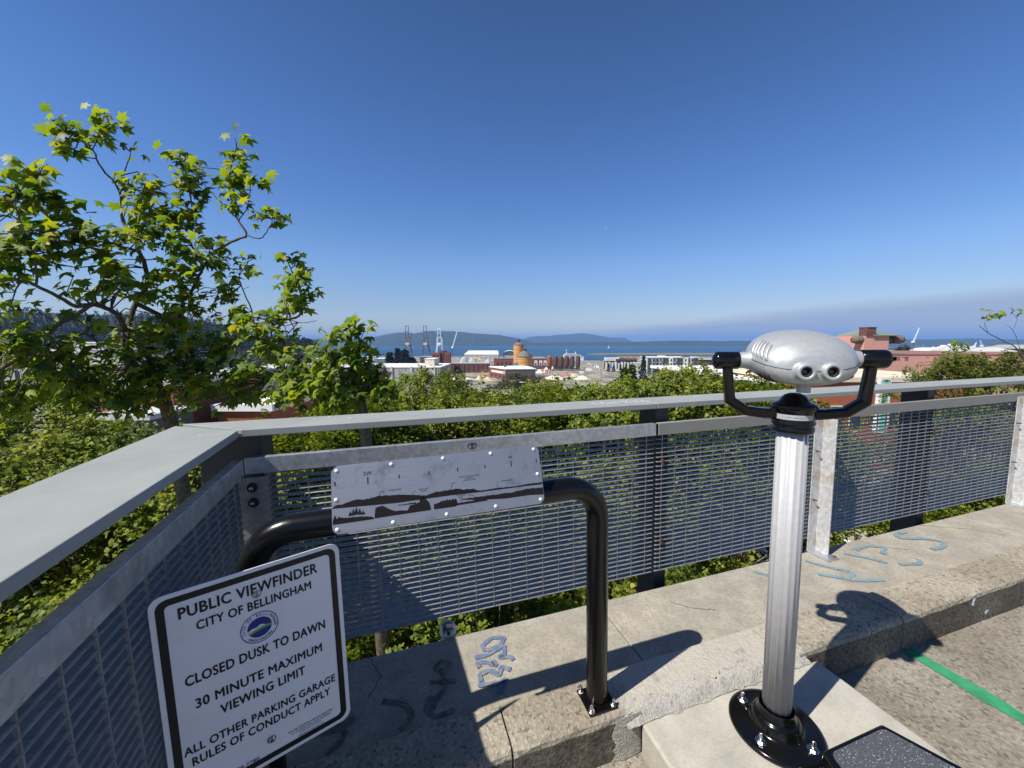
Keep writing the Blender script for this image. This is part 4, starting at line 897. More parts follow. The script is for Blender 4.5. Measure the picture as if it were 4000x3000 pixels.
# (x, y, rx, ry, distance, leaves)
CL = [(470, 190, 150, 90, 6.85, 62), (380, 150, 60, 50, 6.8, 16), (620, 110, 85, 50, 6.9, 34), (765, 300, 35, 45, 7.1, 8), (440, 320, 35, 40, 6.8, 8), (180, 400, 110, 60, 5.7, 36), (60, 560, 110, 90, 5.3, 48), (250, 550, 170, 80, 5.7, 64), (400, 620, 160, 80, 5.9, 54),
 (700, 420, 45, 40, 7.0, 7), (800, 510, 110, 70, 6.9, 52), (900, 600, 130, 90, 6.8, 64), (1090, 370, 95, 65, 7.0, 40), (1085, 480, 70, 70, 7.0, 30), (1390, 280, 75, 70, 6.7, 34), (1330, 420, 120, 70, 6.7, 50), (1480, 460, 50, 90, 6.6, 30), (1400, 560, 140, 60, 6.7, 30),
 (1570, 670, 120, 45, 6.6, 36), (1130, 590, 110, 90, 7.0, 46), (980, 700, 170, 90, 6.8, 74), (400, 820, 210, 100, 5.7, 86), (130, 880, 140, 110, 5.2, 70), (200, 760, 150, 60, 5.3, 40), (700, 760, 150, 70, 6.5, 40), (1010, 850, 200, 100, 6.7, 84), (1220, 860, 110, 60, 6.9, 30), (1180, 720, 90, 60, 7.0, 24),
 (640, 930, 150, 70, 6.4, 38), (1050, 980, 130, 110, 6.8, 62), (430, 990, 200, 60, 5.6, 36), (640, 1100, 230, 70, 6.0, 76), (850, 1130, 130, 70, 6.5, 42), (1350, 1110, 85, 90, 7.0, 44), (1350, 970, 50, 45, 7.0, 14), (1480, 950, 45, 60, 7.0, 18), (1270, 940, 70, 50, 6.9, 20),
 (1740, 1060, 85, 120, 6.7, 70), (1690, 910, 45, 45, 6.7, 18), (1770, 1180, 95, 75, 6.7, 46), (1660, 1200, 60, 40, 6.8, 14), (60, 1020, 90, 60, 5.1, 18), (100, 1200, 100, 40, 5.1, 10), (1040, 1080, 110, 90, 6.8, 40), (1150, 1200, 140, 80, 7.0, 52), (1500, 1250, 120, 70, 6.8, 60), (1560, 1370, 180, 120, 6.6, 130), (1370, 1290, 110, 60, 6.9, 20),
 (960, 1300, 160, 90, 6.6, 70), (820, 1420, 90, 90, 6.4, 34), (1100, 1430, 190, 110, 6.8, 120), (1330, 1450, 120, 90, 6.9, 50), (1700, 1450, 130, 90, 6.5, 60), (420, 1450, 130, 60, 5.7, 44), (150, 1360, 110, 60, 5.2, 34), (60, 1400, 60, 60, 5.1, 22), (240, 1290, 120, 60, 5.4, 22), (540, 1300, 60, 40, 5.8, 12), (650, 1480, 130, 70, 6.1, 40), (130, 1540, 130, 80, 5.2, 46), (350, 1580, 170, 80, 5.6, 60), (900, 1570, 180, 90, 6.4, 110), (1150, 1590, 190, 80, 6.6, 100), (1430, 1570, 170, 90, 6.6, 90), (1750, 1600, 140, 70, 6.3, 70), (620, 1620, 160, 70, 6.0, 70),
 (230, 1720, 260, 90, 5.9, 130), (650, 1760, 230, 90, 6.2, 130), (1000, 1730, 220, 90, 6.5, 120), (1350, 1720, 230, 80, 6.7, 120), (1750, 1720, 200, 70, 6.6, 90), (-150, 1600, 200, 300, 5.6, 160), (-160, 900, 170, 300, 5.2, 120)]
def plane_tree(name, label, branches, clumps, trunk, leaf, seed, balls=0, mapf=hp):
    rs = np.random.RandomState(seed); rnd = random.Random(seed)
    t = thing(name, label, 'tree', Matrix.Translation(trunk[0])); o3 = Vector(trunk[0]); wood = MB(); nodes = []
    tr = [p - o3 for p in map(Vector, trunk)]
    wood.tube(tr, [.15 - .085 * i / (len(tr) - 1) for i in range(len(tr))], 12)
    for pts, r0, r1 in branches:
        P = [mapf(*p) - o3 for p in pts]; Q = []
        for i in range(len(P) - 1):
            a, b, c, d = P[max(i - 1, 0)], P[i], P[i + 1], P[min(i + 2, len(P) - 1)]
            for k in range(4):
                s = k / 4; Q.append(.5 * ((2 * b) + (c - a) * s + (2 * a - 5 * b + 4 * c - d) * s * s + (3 * b - a - 3 * c + d) * s ** 3) + Vector([rnd.uniform(-.009, .009) for _ in range(3)]))
        Q.append(P[-1]); wood.tube(Q, [r0 + (r1 - r0) * i / (len(Q) - 1) for i in range(len(Q))], 7); nodes += [tuple(q) for q in Q]
    nodes = np.array(nodes); C = []; S = []
    for x, y, rx, ry, Y, n in clumps:
        c0 = mapf(x, y, Y) - o3; ex = (mapf(x + rx, y, Y) - o3 - c0).length; ez = (mapf(x, y + ry, Y) - o3 - c0).length
        k = max(2, n // 6)
        for j in range(k):                              # sprigs: a bent twig from the nearest limb carrying a tuft of leaves
            g = rs.normal(size=3) * .52; g *= min(1, .95 / max(1e-6, np.linalg.norm(g)))
            tip = np.array(c0) + g * np.array([ex, max(ex, ez) * .75, ez])
            i = np.argmin(np.linalg.norm(nodes - tip, axis=1)); a = nodes[i]; L = np.linalg.norm(tip - a)
            if L < 2.2:
                mid = (a + tip) / 2 + rs.normal(size=3) * L * .12 + np.array([0, 0, .05 * L])
                wood.tube([a, mid, tip, tip + (tip - mid) * .3], [.0105, .0085, .0065, .0045], 5, caps=False)
            m = int(round(n * (.74 if y < 1200 else .72 if y < 1560 else .9) / k)); q = np.clip(rs.normal(size=(m, 3)), -1.3, 1.3) * np.array([.105, .105, .085]); C.append(tip + q)
            sh = np.clip(rs.beta(2, 2.2, m) + rs.normal() * .12, 0, 1); S.append(sh)
    C = np.vstack(C); S = np.hstack(S)
    wo_ = wood.build('trunk', 'bark', t)
    crown('crown', leaves_mesh('crown', C, leaf, 'maple', seed, .1, S, None, .95), 'leaf', t)
    if balls:
        fb = MB(); idx = rs.choice(len(C), balls, replace=False)
        for i in idx:
            c = C[i] + np.array([0, 0, -rs.uniform(.05, .14)])
            if c[2] + o3.z < 1.0: continue
            fb.ico(c, rs.uniform(.020, .026)); fb.tube([c, c + np.array([rs.normal() * .01, 0, .10])], .0016, 4, caps=False)
        b = fb.build('seed_balls', 'fruit', t); tag(b, kind='stuff')
    return t
tb = at(640, 1580, 6.9)
b0 = Vector((tb.x + .35, 7.1, gz(7) ))
plane_tree('plane_tree', 'tall broad-leaved plane tree with seed balls rising beyond the left railing', BR, CL,
           [b0, b0 + Vector((-.05, .05, 5)), Vector((tb.x + .22, 7.0, tb.z - 3.0)), at(668, 1650, 6.95), at(632, 1530, 6.8), hp(760, 1530, 6.6), hp(742, 1380, 6.42)], .19, 11, 260)
BR2 = [([(2150, 1900, 6.2), (2120, 1700, 6.2), (2090, 1560, 6.2), (2070, 1400, 6.2), (2060, 1300, 6.2)], .03, .008), ([(2090, 1560, 6.2), (1960, 1590, 6.1), (1800, 1640, 6.1), (1700, 1640, 6.1)], .016, .006),
       ([(2120, 1700, 6.2), (1950, 1720, 6.1), (1830, 1740, 6.0)], .016, .006), ([(2080, 1450, 6.2), (2130, 1380, 6.2), (2150, 1330, 6.2)], .008, .004), ([(2120, 1700, 6.2), (2230, 1620, 6.2), (2280, 1560, 6.2)], .010, .004)]
CL2 = [(2055, 1395, 85, 70, 6.2, 54), (2130, 1345, 34, 55, 6.2, 18), (2100, 1480, 90, 80, 6.2, 58), (2160, 1560, 75, 60, 6.3, 40), (1985, 1500, 80, 80, 6.1, 40), (1965, 1410, 60, 40, 6.1, 14), (1880, 1560, 90, 70, 6.0, 36), (1800, 1480, 70, 70, 6.2, 22), (2180, 1630, 90, 60, 6.3, 42), (2070, 1640, 120, 80, 6.2, 60), (1900, 1650, 120, 70, 6.0, 52), (2230, 1700, 120, 60, 6.3, 56), (1980, 1740, 190, 70, 6.1, 80), (1750, 1690, 130, 70, 6.0, 50)]
c0 = hp(2150, 1900, 6.4)
plane_tree('plane_tree', 'smaller bright green plane tree clump right of the tall plane tree', BR2, CL2, [Vector((c0.x + .3, 6.6, gz(6.6))), Vector((c0.x + .15, 6.5, -5)), c0, hp(2130, 1760, 6.25)], .19, 23)

# ---- street trees ----
def tree_meshes(seed, rad, hgt, n, leaf, kind, trunk_h, spikes=10, flat=.8, up=.5):
    """crown centred above its own base; returns (trunk mesh, crown mesh)"""
    rs = np.random.RandomState(seed); rnd = random.Random(seed); wood = MB()
    H1 = trunk_h; wood.tube([(0, 0, 0), (.05, 0, H1 * .5), (0, .05, H1), (0, 0, H1 + hgt * .45)], [.17, .14, .12, .04], 9)
    tips = []; nc = 34
    for i in range(nc):
        a = rs.uniform(0, 6.283); z = rs.uniform(-.95, 1.0); rr = math.sqrt(max(0, 1 - z * z)) * rs.uniform(.35, 1.0) ** .5
        p = np.array([rad * rr * math.cos(a), rad * rr * math.sin(a), H1 + hgt * .5 + hgt * .5 * z * rs.uniform(.75, 1.0)]); tips.append((p, rs.uniform(.55, 1.0)))
    for i in range(spikes):
        a = rs.uniform(0, 6.283); r = rad * rs.uniform(.1, .85); tips.append((np.array([r * math.cos(a), r * math.sin(a), H1 + hgt * (.98 - .3 * (r / rad) ** 2) + rs.uniform(.1, .55)]), .36))
    C = []; S = []; tot = sum(s ** 2 for _, s in tips)
    for p, s in tips:
        b = np.array([p[0] * .12, p[1] * .12, H1 + (p[2] - H1) * .35]); m = (b + p) / 2 + rs.normal(size=3) * .2 * rad * .3; m[2] += .1
        wood.tube([b, m, p], [.05, .032, .012], 5, caps=False)
        k = int(n * s ** 2 / tot)
        sub = rs.normal(size=(max(2, k // 14), 3)) * .34 * s * np.array([rad * .42, rad * .42, hgt * .22]) + p
        ii = rs.randint(0, len(sub), k); C.append(sub[ii] + rs.normal(size=(k, 3)) * leaf * .8); S.append(np.clip(rs.beta(2, 2.3, k) + rs.normal() * .10, 0, 1))
    C = np.vstack(C)
    return wood.mesh('trunk'), leaves_mesh('crown', C, leaf, kind, seed, up * .5, np.hstack(S), None, .8)
def place_tree(name, label, meshes, mats, x, y, z, rz, sc, group=None, cat='tree'):
    t = thing(name, label, cat, Matrix.Translation((x, y, z)) @ Matrix.Rotation(rz, 4, 'Z') @ Matrix.Diagonal((*([sc] * 3 if not isinstance(sc, tuple) else sc), 1)), group)
    for nm, me, mt in zip(('trunk', 'crown'), meshes, mats):
        o = bpy.data.objects.new(nm, me); COL.objects.link(o); o.parent = t
        if not len(me.materials): me.materials.append(M[mt])
    return t
TM = [tree_meshes(101 + i, 3.3, 6.4, 19000, .155, 'star', 3.6, 12) for i in range(3)]
def top_tree(px, py, Y, k, sc, label, group='street trees below the railing', mats=('bark_pale', 'leaf_far'), pool=None, base=None, name='street_tree'):
    p = at(px, py, Y); pool = pool or TM; hh = 10.6 * sc; z0 = p.z - hh
    return place_tree(name, label, pool[k % len(pool)], mats, p.x, Y, z0, k * 1.9, sc, group)
ROW = [(1790, 1505, 19, 1, .95, 'street tree crown between the lone spike and the tan parapet'), (2000, 1520, 17, 1, .9, 'street tree crown right in front of the tan parapet'), (2220, 1500, 18, 2, .95, 'street tree crown below the sand banks'), (2400, 1488, 16, 0, .9, 'street tree crown left of the dark evergreen'), (1440, 1530, 16, 1, .9, 'street tree crown right of the small plane tree'), (1560, 1476, 18, 0, .92, 'street tree crown in front of the long grey building'), (1700, 1424, 24, 1, .95, 'street tree with a lone spike of leaves below the brick ruin'), (1880, 1516, 20, 2, .95, 'low street tree crown left of the tan parapet'),
       (2120, 1484, 22, 0, 1.0, 'street tree crown below the rust red digester vessels'), (2310, 1488, 21, 1, 1.0, 'street tree crown with pale leaves above the marker scribble'), (2480, 1468, 19, 2, 1.0, 'street tree crown in front of the dark evergreen'),
       (2680, 1424, 17, 0, .95, 'tallest street tree reaching up before the apartment block'), (2850, 1440, 16, 1, .92, 'street tree crown just left of the viewfinder yoke'), (1350, 1546, 15, 2, .9, 'street tree crown under the clump of plane leaves'),
       (2950, 1476, 15, 2, .9, 'street tree crown hidden behind the viewfinder head'), (3060, 1536, 16, 0, .9, 'street tree crown behind the viewfinder column')]
for px, py, Y, k, sc, lb in ROW: top_tree(px, py, Y, k, sc, lb)
LOW = [(120, 1530, 11, 0, .85, 'tree crown filling the left edge under the tall plane tree'), (420, 1640, 10, 1, .8, 'tree crown in front of the orange brick building'), (1150, 1640, 12, 2, .85, 'tree crown under the small plane tree'), (820, 1700, 9, 0, .75, 'tree crown just beyond the corner of the cap rail'), (900, 1950, 9.5, 0, .8, 'tree crown low behind the railing corner post'), (1500, 1880, 11.5, 1, .85, 'tree crown seen through the grating behind the plaque'), (2000, 1850, 13, 2, .9, 'tree crown seen through the grating right of the plaque'), (2450, 1800, 13.5, 0, .9, 'tree crown seen through the grating around the dark rail post'),
       (2900, 1760, 14, 1, .9, 'tree crown seen through the grating left of the column'), (300, 1830, 8.6, 2, .8, 'tree crown below the left railing cap'), (-150, 1760, 8.2, 1, .8, 'tree crown at the left edge below the cap'), (1250, 2230, 7.4, 2, .72, 'low leafy crown showing under the grating beside the sign'), (1900, 2250, 8.0, 0, .72, 'low leafy crown showing under the grating beside the pipe leg'), (2500, 2120, 8.6, 1, .72, 'low leafy crown under the grating left of the column base'),
       (3500, 1900, 11, 2, .72, 'low leafy crown under the grating right of the galvanised post'), (3950, 1800, 12, 0, .75, 'low leafy crown at the right edge under the grating'), (350, 2300, 5.6, 0, .62, 'leafy crown close below the near railing run')]
for px, py, Y, k, sc, lb in LOW: top_tree(px, py, Y, k, sc, lb)
TO = [tree_meshes(201 + i, 3.6, 5.4, 14000, .13, 'star', 4.6, 8, up=1.4) for i in range(2)]
for px, py, Y, k, sc, lb in [(3805, 1362, 22, 0, .92, 'dull green fine-leaved tree in front of the pink wall'), (3985, 1345, 20, 1, 1.0, 'dull green tree at the right edge before the pink wall'), (3690, 1650, 21, 1, .8, 'dull green tree right of the green vertical sign'), (3880, 1560, 15, 0, .9, 'dull green tree under the right end of the cap rail')]:
    top_tree(px, py, Y, k, sc, lb, 'fine-leaved trees at the right', ('bark', 'leaf_olive'), TO)
# a few thin branches of a nearer tree entering at the right edge
BR3 = [([(6420, 2300, 9), (6300, 1750, 9), (6210, 1480, 9), (6120, 1400, 9), (6010, 1345, 9), (5960, 1300, 9)], .03, .008), ([(6010, 1345, 9), (5990, 1285, 9), (6030, 1255, 9), (6060, 1235, 9)], .008, .004), ([(6210, 1480, 9), (6160, 1330, 9), (6110, 1300, 9)], .010, .004), ([(6120, 1400, 9), (6040, 1410, 9), (5900, 1440, 9)], .010, .004), ([(6160, 1330, 9), (6180, 1265, 9), (6150, 1225, 9)], .006, .003)]
BR3 = [([(x - 190, y + 14, Y) for x, y, Y in p], a * .6, b * .7) for p, a, b in BR3]
CL3 = [(5845, 1255, 38, 26, 9, 16), (5960, 1235, 30, 18, 9, 8), (5690, 1420, 30, 40, 9, 14), (5650, 1480, 22, 16, 9, 6), (6000, 1700, 150, 120, 9, 40)]
q0 = hp(6200, 2300, 9); plane_tree('plane_tree', 'sparse twiggy branches of a plane tree entering at the right edge', BR3, CL3, [Vector((q0.x + .3, 9, gz(9))), Vector((q0.x + .2, 9, -5)), q0], .12, 31)
# conifers and shrubs further off
def conifer_meshes(seed, h=14, r=2.6, n=900, dense=1.0):
    rs = np.random.RandomState(seed); wood = MB(); wood.tube([(0, 0, 0), (0, 0, h * .96)], [.28, .04], 7)
    z = rs.uniform(.06, 1, n) ** .85; lay = .72 + .28 * np.abs(np.sin(z * 17 + seed)); a = rs.uniform(0, 6.283, n); rr = r * (1 - z) ** .85 * lay * rs.uniform(.25, 1.0, n) ** .5 + .05
    rr *= 1 + .22 * np.sin(3 * a + seed) * (1 - z)
    C = np.stack([rr * np.cos(a), rr * np.sin(a), z * h - rr * .22], 1); dr = np.stack([np.cos(a), np.sin(a), -.45 + 0 * a], 1)
    return wood.mesh('trunk'), leaves_mesh('crown', C, h * .085, 'blade', seed, .4, rs.uniform(0, 1, n), dr)
CM = [conifer_meshes(301, 14, 2.7), conifer_meshes(302, 14, 3.4), conifer_meshes(303, 14, 2.2)]
def conifer(px, ptop, Y, k, sc, label, fat=1.0, group=None):
    p = at(px, ptop, Y); h = p.z - gz(Y); return place_tree('conifer', label, CM[k % 3], ('bark', 'needle'), p.x, Y, gz(Y), k * 2.1, (h / 14 * fat * sc, h / 14 * fat * sc, h / 14), group)
for px, pt, Y, k, f, lb in [(1521, 1377, 470, 0, 1.7, 'short dark conifer, leftmost of the group before the bay'), (1553, 1361, 480, 1, 1.25, 'tallest dark conifer of the group before the bay'), (1580, 1368, 475, 2, 1.9, 'dark conifer beside the tallest, under the first brown crane'), (1604, 1395, 470, 1, 3.0, 'low bushy conifer at the right of the group'),
                            (2470, 1425, 200, 1, 1.1, 'dark evergreen left of the apartment block'), (2515, 1391, 330, 0, .8, 'pointed dark evergreen against the container village'), (2440, 1440, 190, 2, 1.4, 'broad dark evergreen above the marker scribble')]:
    conifer(px, pt, Y, k, 1, lb, f)
BM = [tree_meshes(401 + i, 3.2, 6.2, 3600, .42, 'blade', 1.2, 14, up=.2) for i in range(2)]
def bush(px, ptop, Y, k, sc, label, mats, name='shrub', sq=1.0):
    p = at(px, ptop, Y); hh = 8.0 * sc; return place_tree(name, label, BM[k % 2], mats, p.x, Y, p.z - hh, k * 1.3, (sc * sq, sc * sq, sc), None, 'shrub' if name == 'shrub' else 'tree')
BMb = BM
bush(2020, 1458, 120, 0, 1.25, 'large brownish shrub in front of the white-roofed brick building', ('bark', 'leaf_brown'), sq=1.6)
bush(2105, 1470, 125, 1, 1.0, 'brownish shrub right of the large one', ('bark', 'leaf_brown'), sq=1.5)
bush(1940, 1500, 110, 1, .9, 'brownish shrub left of the large one', ('bark', 'leaf_brown'), sq=1.4)
BM = [(a.copy(), b.copy()) for a, b in BMb]
for a, b in BM: a.materials.clear(); b.materials.clear()
bush(1487, 1417, 150, 0, 1.35, 'dark rounded evergreen before the long grey building', ('bark', 'needle'), 'evergreen_tree', .75)
bush(3535, 1346, 150, 1, 1.1, 'dark bushy tree behind the pink tower', ('bark', 'needle'), 'evergreen_tree', .8)
bush(3270, 1351, 160, 0, .9, 'dark bushy tree left of the pink tower', ('bark', 'needle'), 'evergreen_tree', 1.2)
bush(190, 1470, 60, 0, 1.2, 'dark round tree among the grey buildings at left', ('bark', 'needle'), 'evergreen_tree', 1.6)
bush(330, 1440, 75, 1, 1.1, 'dark round tree before the grey building with the small window', ('bark', 'needle'), 'evergreen_tree', 1.5)
bush(1345, 1440, 130, 1, 1.0, 'dark tree behind the plane leaf clump', ('bark', 'needle'), 'evergreen_tree', .9)
# woods on the hill at left
rs = np.random.RandomState(77); C = []; S = []
sky_ = [(-900, 1150), (-500, 1180), (-200, 1205), (0, 1214), (100, 1208), (230, 1212), (330, 1219), (450, 1222), (560, 1222), (680, 1226), (760, 1235), (830, 1252), (900, 1276), (960, 1296), (1060, 1312), (1130, 1322), (1190, 1325), (1235, 1341)]
for i in range(2100):
    px = rs.uniform(-500, 1240); sy = np.interp(px, [a for a, b in sky_], [b for a, b in sky_]); q = rs.uniform(0, 1) ** .8
    Y = 900 - 215 * q; ptop = sy + (1352 - sy) * q - rs.uniform(4, 15) * (1 if q > .04 else rs.choice([.5, 1, 1.7])); p = at(px, ptop, Y); h = rs.uniform(10, 19) * (1 if px < 1050 else .6); nb = 34; fat = rs.uniform(.14, .3)
    z = rs.uniform(0, 1, nb); a = rs.uniform(0, 6.28, nb); rr = h * fat * (1 - z) ** .8 + .3
    C.append(np.stack([p.x + rr * np.cos(a), Y + rr * np.sin(a), p.z - h * (1 - z)], 1)); S.append(np.full(nb, rs.uniform(0, 1)))
me = leaves_mesh('forest', np.vstack(C), 3.6, 'blade', 5, .3, np.hstack(S)); o = bpy.data.objects.new('forest', me); COL.objects.link(o); me.materials.append(M['needle_far']); tag(o, 'dark wooded hillside behind the plane tree at left', 'forest', kind='stuff')

# ================================================================== TOWN
def frame(px, Y, z=None, rz=0.0):
    p = at(px, 1400, Y); return Matrix.Translation((p.x, Y, gz(Y) if z is None else z)) @ Matrix.Rotation(rz, 4, 'Z')
def zof(px, py, Y): return at(px, py, Y).z
def mpp(Y): return Y / F_PX            # metres per photo pixel at distance Y
def building(name, label, px0, px1, ptop, Y, depth, wall, roof='white_roof', over=.3, para=.5, rz=0.0, cat='building', slab=.35):
    """a block whose front runs between two columns of the photo at distance Y"""
    w = at(px1, 1400, Y).x - at(px0, 1400, Y).x; z0 = gz(Y) - 1.5; h = zof((px0 + px1) / 2, ptop, Y) - z0 - (.35 - slab)
    t = thing(name, label, cat, frame(px0, Y, z0, rz))
    mb = MB(); mb.box(0, w, 0, depth, 0, h + .35 - slab); mb.build('wall', wall, t)
    mb = MB(); mb.box(-over, w + over, -over, depth + over, h + .35 - slab + .002, h + .35)
    if para:
        for x0, x1, y0, y1 in ((-over, w + over, -over, 0), (-over, w + over, depth, depth + over), (-over, 0, .003, depth - .003), (w, w + over, .003, depth - .003)): mb.box(x0, x1, y0, y1, h + .352, h + .35 + para)
    mb.build('roof', roof, t); t['w'] = w; t['h'] = h; return t, w, h
def windows(t, w, h, nx, nz, mat='window', x0=.05, x1=.95, z0=.15, z1=.85, fw=.6, fh=.6, frame_mat=None, y=0):
    for i in range(nx):
        for k in range(nz):
            cw = w * (x1 - x0) / nx; ch = h * (z1 - z0) / nz; cx = w * x0 + cw * (i + .5); cz = h * z0 + ch * (k + .5); a, b = cw * fw / 2, ch * fh / 2
            mb = MB(); mb.box(cx - a, cx + a, y - .06, y + .1, cz - b, cz + b); o = mb.build('window', mat, t)
            if frame_mat:
                mb = MB(); f = min(a, b) * .18; mb.box(cx - a - f, cx - a, y - .12, y + .1, cz - b - f, cz + b + f); mb.box(cx + a, cx + a + f, y - .12, y + .1, cz - b - f, cz + b + f); mb.box(cx - a + .002, cx + a - .002, y - .12, y + .1, cz + b, cz + b + f); mb.box(cx - a + .002, cx + a - .002, y - .12, y + .1, cz - b - f, cz - b); mb.build('window_frame', frame_mat, o)
def roof_units(t, w, h, depth, n, seed, mat='pale_grey'):
    r = random.Random(seed)
    for i in range(n):
        x, y, s = r.uniform(.1, .85) * w, r.uniform(.15, .8) * depth, r.uniform(.8, 1.8); mb = MB(); mb.box(x, x + s * 1.3, y, y + s, h + .36, h + .36 + s * .8); mb.box(x + s * .2, x + s * 1.1, y + s * .2, y + s * .8, h + .36 + s * .8, h + .5 + s * .8); mb.build('roof_unit', mat, t)
# left, behind the plane tree
t, w, h = building('grey_building', 'long grey low building with white roof behind the plane tree', -350, 330, 1379, 110, 22, 'grey_wall', 'pale_grey'); windows(t, w, h, 9, 1, 'window', .03, .97, .45, .85, .3, .5, 'pale_grey'); roof_units(t, w, h, 22, 5, 1, 'white_roof')
t, w, h = building('grey_building', 'pale grey building with one white-framed window right of the trunk fork', 330, 470, 1386, 95, 16, 'pale_grey', 'grey_wall'); windows(t, w, h, 2, 1, 'window', .05, .6, .5, .85, .3, .7, 'white_wall')
t, w, h = building('shop_building', 'dark shopfront block with red brick end below the hill', 290, 400, 1352, 230, 20, 'dark_grey', 'white_roof'); windows(t, w, h, 5, 1, 'window', .05, .7, .5, .9, .7, .5, 'pale_grey'); mb = MB(); mb.box(w * .72, w + .1, -.2, 0, h * .5, h); mb.build('brick_end', 'brick_orange', t)
t, w, h = building('white_building', 'white building with brick band behind the dark shopfront block', 312, 450, 1340, 300, 25, 'white_wall', 'white_roof'); windows(t, w, h, 6, 1, 'window', .05, .95, .75, .95, .5, .7); mb = MB(); mb.box(w * .3, w * .65, -.15, 0, h * .8, h * .98); mb.build('brick_band', 'brick_red', t)
t, w, h = building('white_building', 'white flat-roofed shed left of the dark shopfront block', 110, 225, 1358, 200, 30, 'white_wall'); windows(t, w, h, 4, 1, 'window', .05, .95, .6, .9, .5, .5)
t, w, h = building('brick_building', 'orange brick building with two blue-grey windows below the plane tree', 372, 662, 1512, 34, 12, 'brick_orange', 'pale_grey'); windows(t, w, h, 6, 2, 'window', .04, .98, .25, .92, .3, .5, 'white_wall')
t, w, h = building('lean_to', 'low grey lean-to roof in front of the orange brick building', 330, 560, 1640, 29, 4, 'dark_grey', 'pale_grey', .2, .05)
t, w, h = building('brick_building', 'low orange brick shop with white roof edge behind the corner post', 830, 1045, 1605, 36, 9, 'brick_orange', 'white_roof', .3, .3); windows(t, w, h, 3, 1, 'window', .05, .95, .5, .9, .5, .5, 'white_wall')
t, w, h = building('tan_building', 'tan building with flat roof seen through the plane tree leaves', 740, 1010, 1462, 70, 18, 'cream', 'pale_grey'); windows(t, w, h, 6, 1, 'window', .05, .95, .6, .9, .5, .5)
t, w, h = building('grey_building', 'grey building with flat roof left of the small plane tree', 1010, 1330, 1452, 85, 20, 'grey_wall', 'pale_grey'); windows(t, w, h, 6, 1, 'window', .05, .95, .6, .9, .5, .5); roof_units(t, w, h, 20, 3, 4)
t, w, h = building('white_building', 'white low shed at the foot of the wooded point', 1205, 1290, 1404, 330, 25, 'white_wall'); windows(t, w, h, 4, 1, 'window', .05, .95, .6, .9, .4, .4)
# centre
t, w, h = building('long_building', 'long grey building with bright white roof and pilasters left of the brick ruin', 1330, 1718, 1436, 330, 58, 'grey_wall', 'white_roof', .4, .25)
for k in (.235, .50, .70, .93): mb = MB(); mb.box(w * k, w * k + 1.8, -1.0, -.42, 0, h + 1.1); mb.build('pilaster', 'pale_grey', t)
mb = MB(); mb.box(w * .80, w * .90, 18, 40, h + .36, h + 6.6); pz_ = mb.build('penthouse', 'cream', t); mb = MB(); mb.box(w * .795, w * .905, 17.5, 40.5, h + 6.602, h + 7.0); mb.build('penthouse_roof', 'white_roof', pz_); roof_units(t, w, h, 58, 3, 8, 'pale_grey')
for a, b, tp, Y, lb in ((1335, 1385, 1398, 640, 'white shed at the shore left of the conifers'), (1400, 1460, 1396, 700, 'white shed beside a mast at the shore'), (1462, 1512, 1402, 600, 'low pale shed with blue-grey side left of the conifers')):
    t, w, h = building('shed', lb, a, b, tp, Y, 18, 'white_wall' if Y != 600 else 'teal', 'white_roof'); windows(t, w, h, 3, 1, 'window', .1, .9, .3, .6, .4, .6)
t, w, h = building('flat_shed', 'long low dark shed with pale roof left of the brick ruin', 1640, 1692, 1394, 760, 20, 'dark_grey', 'pale_grey'); windows(t, w, h, 4, 1, 'window', .1, .9, .3, .7, .5, .6)
# brick ruin: stepped towers
t = thing('brick_ruin', 'half-demolished dark red brick block with stepped towers under the white crane', 'ruin', frame(1687, 520, gz(520) - 1)); k = mpp(520)
def hh_(py, Y): return zof(1700, py, Y) - gz(Y) + 1
for x0, x1, y0, y1, top, nm in ((0, 32, 0, 12, 1377, 'wall'), (32.2, 51, 2, 16, 1369.5, 'wall'), (51.2, 71, 0, 10, 1376, 'wall'), (40, 78, -6, -.2, 1418, 'wall')):
    mb = MB(); rr = random.Random(int(x0)); n = 8; w = (x1 - x0) * k; hgt = hh_(top, 520); P = [(0, 0)] + [(w, 0)] + [(w * (1 - i / n), hgt + (rr.uniform(-1.2, .4) if top != 1369.5 else rr.uniform(-.4, .2))) for i in range(n + 1)]
    mb.prism(P, 0, y1 - y0, Matrix.Translation((x0 * k, y1, 0)) @ Matrix.Rotation(R(90), 4, 'X')); wl = mb.build(nm, 'brick_red' if top > 1370 else 'brick_dark', t)
    for i in range(2):
        for j in range(4):
            if top == 1418: continue
            mb = MB(); a = x0 * k + w * (.22 + .42 * i); b = hgt * (.28 + .17 * j); mb.box(a, a + w * .16, y0 - .08, y0 + .05, b, b + hgt * .10); mb.build('window', 'window', wl)
t, w, h = building('brick_shed', 'long dark red windowless brick wall in front of the gravel heaps', 1765, 1911, 1420, 545, 22, 'brick_dark', 'gravel_grey', .2, .1)
for i in range(8): mb = MB(); mb.box(w * (i + .45) / 8, w * (i + .55) / 8, -.7, -.01, 0, h - .2); mb.build('pilaster', 'brick_red', t)
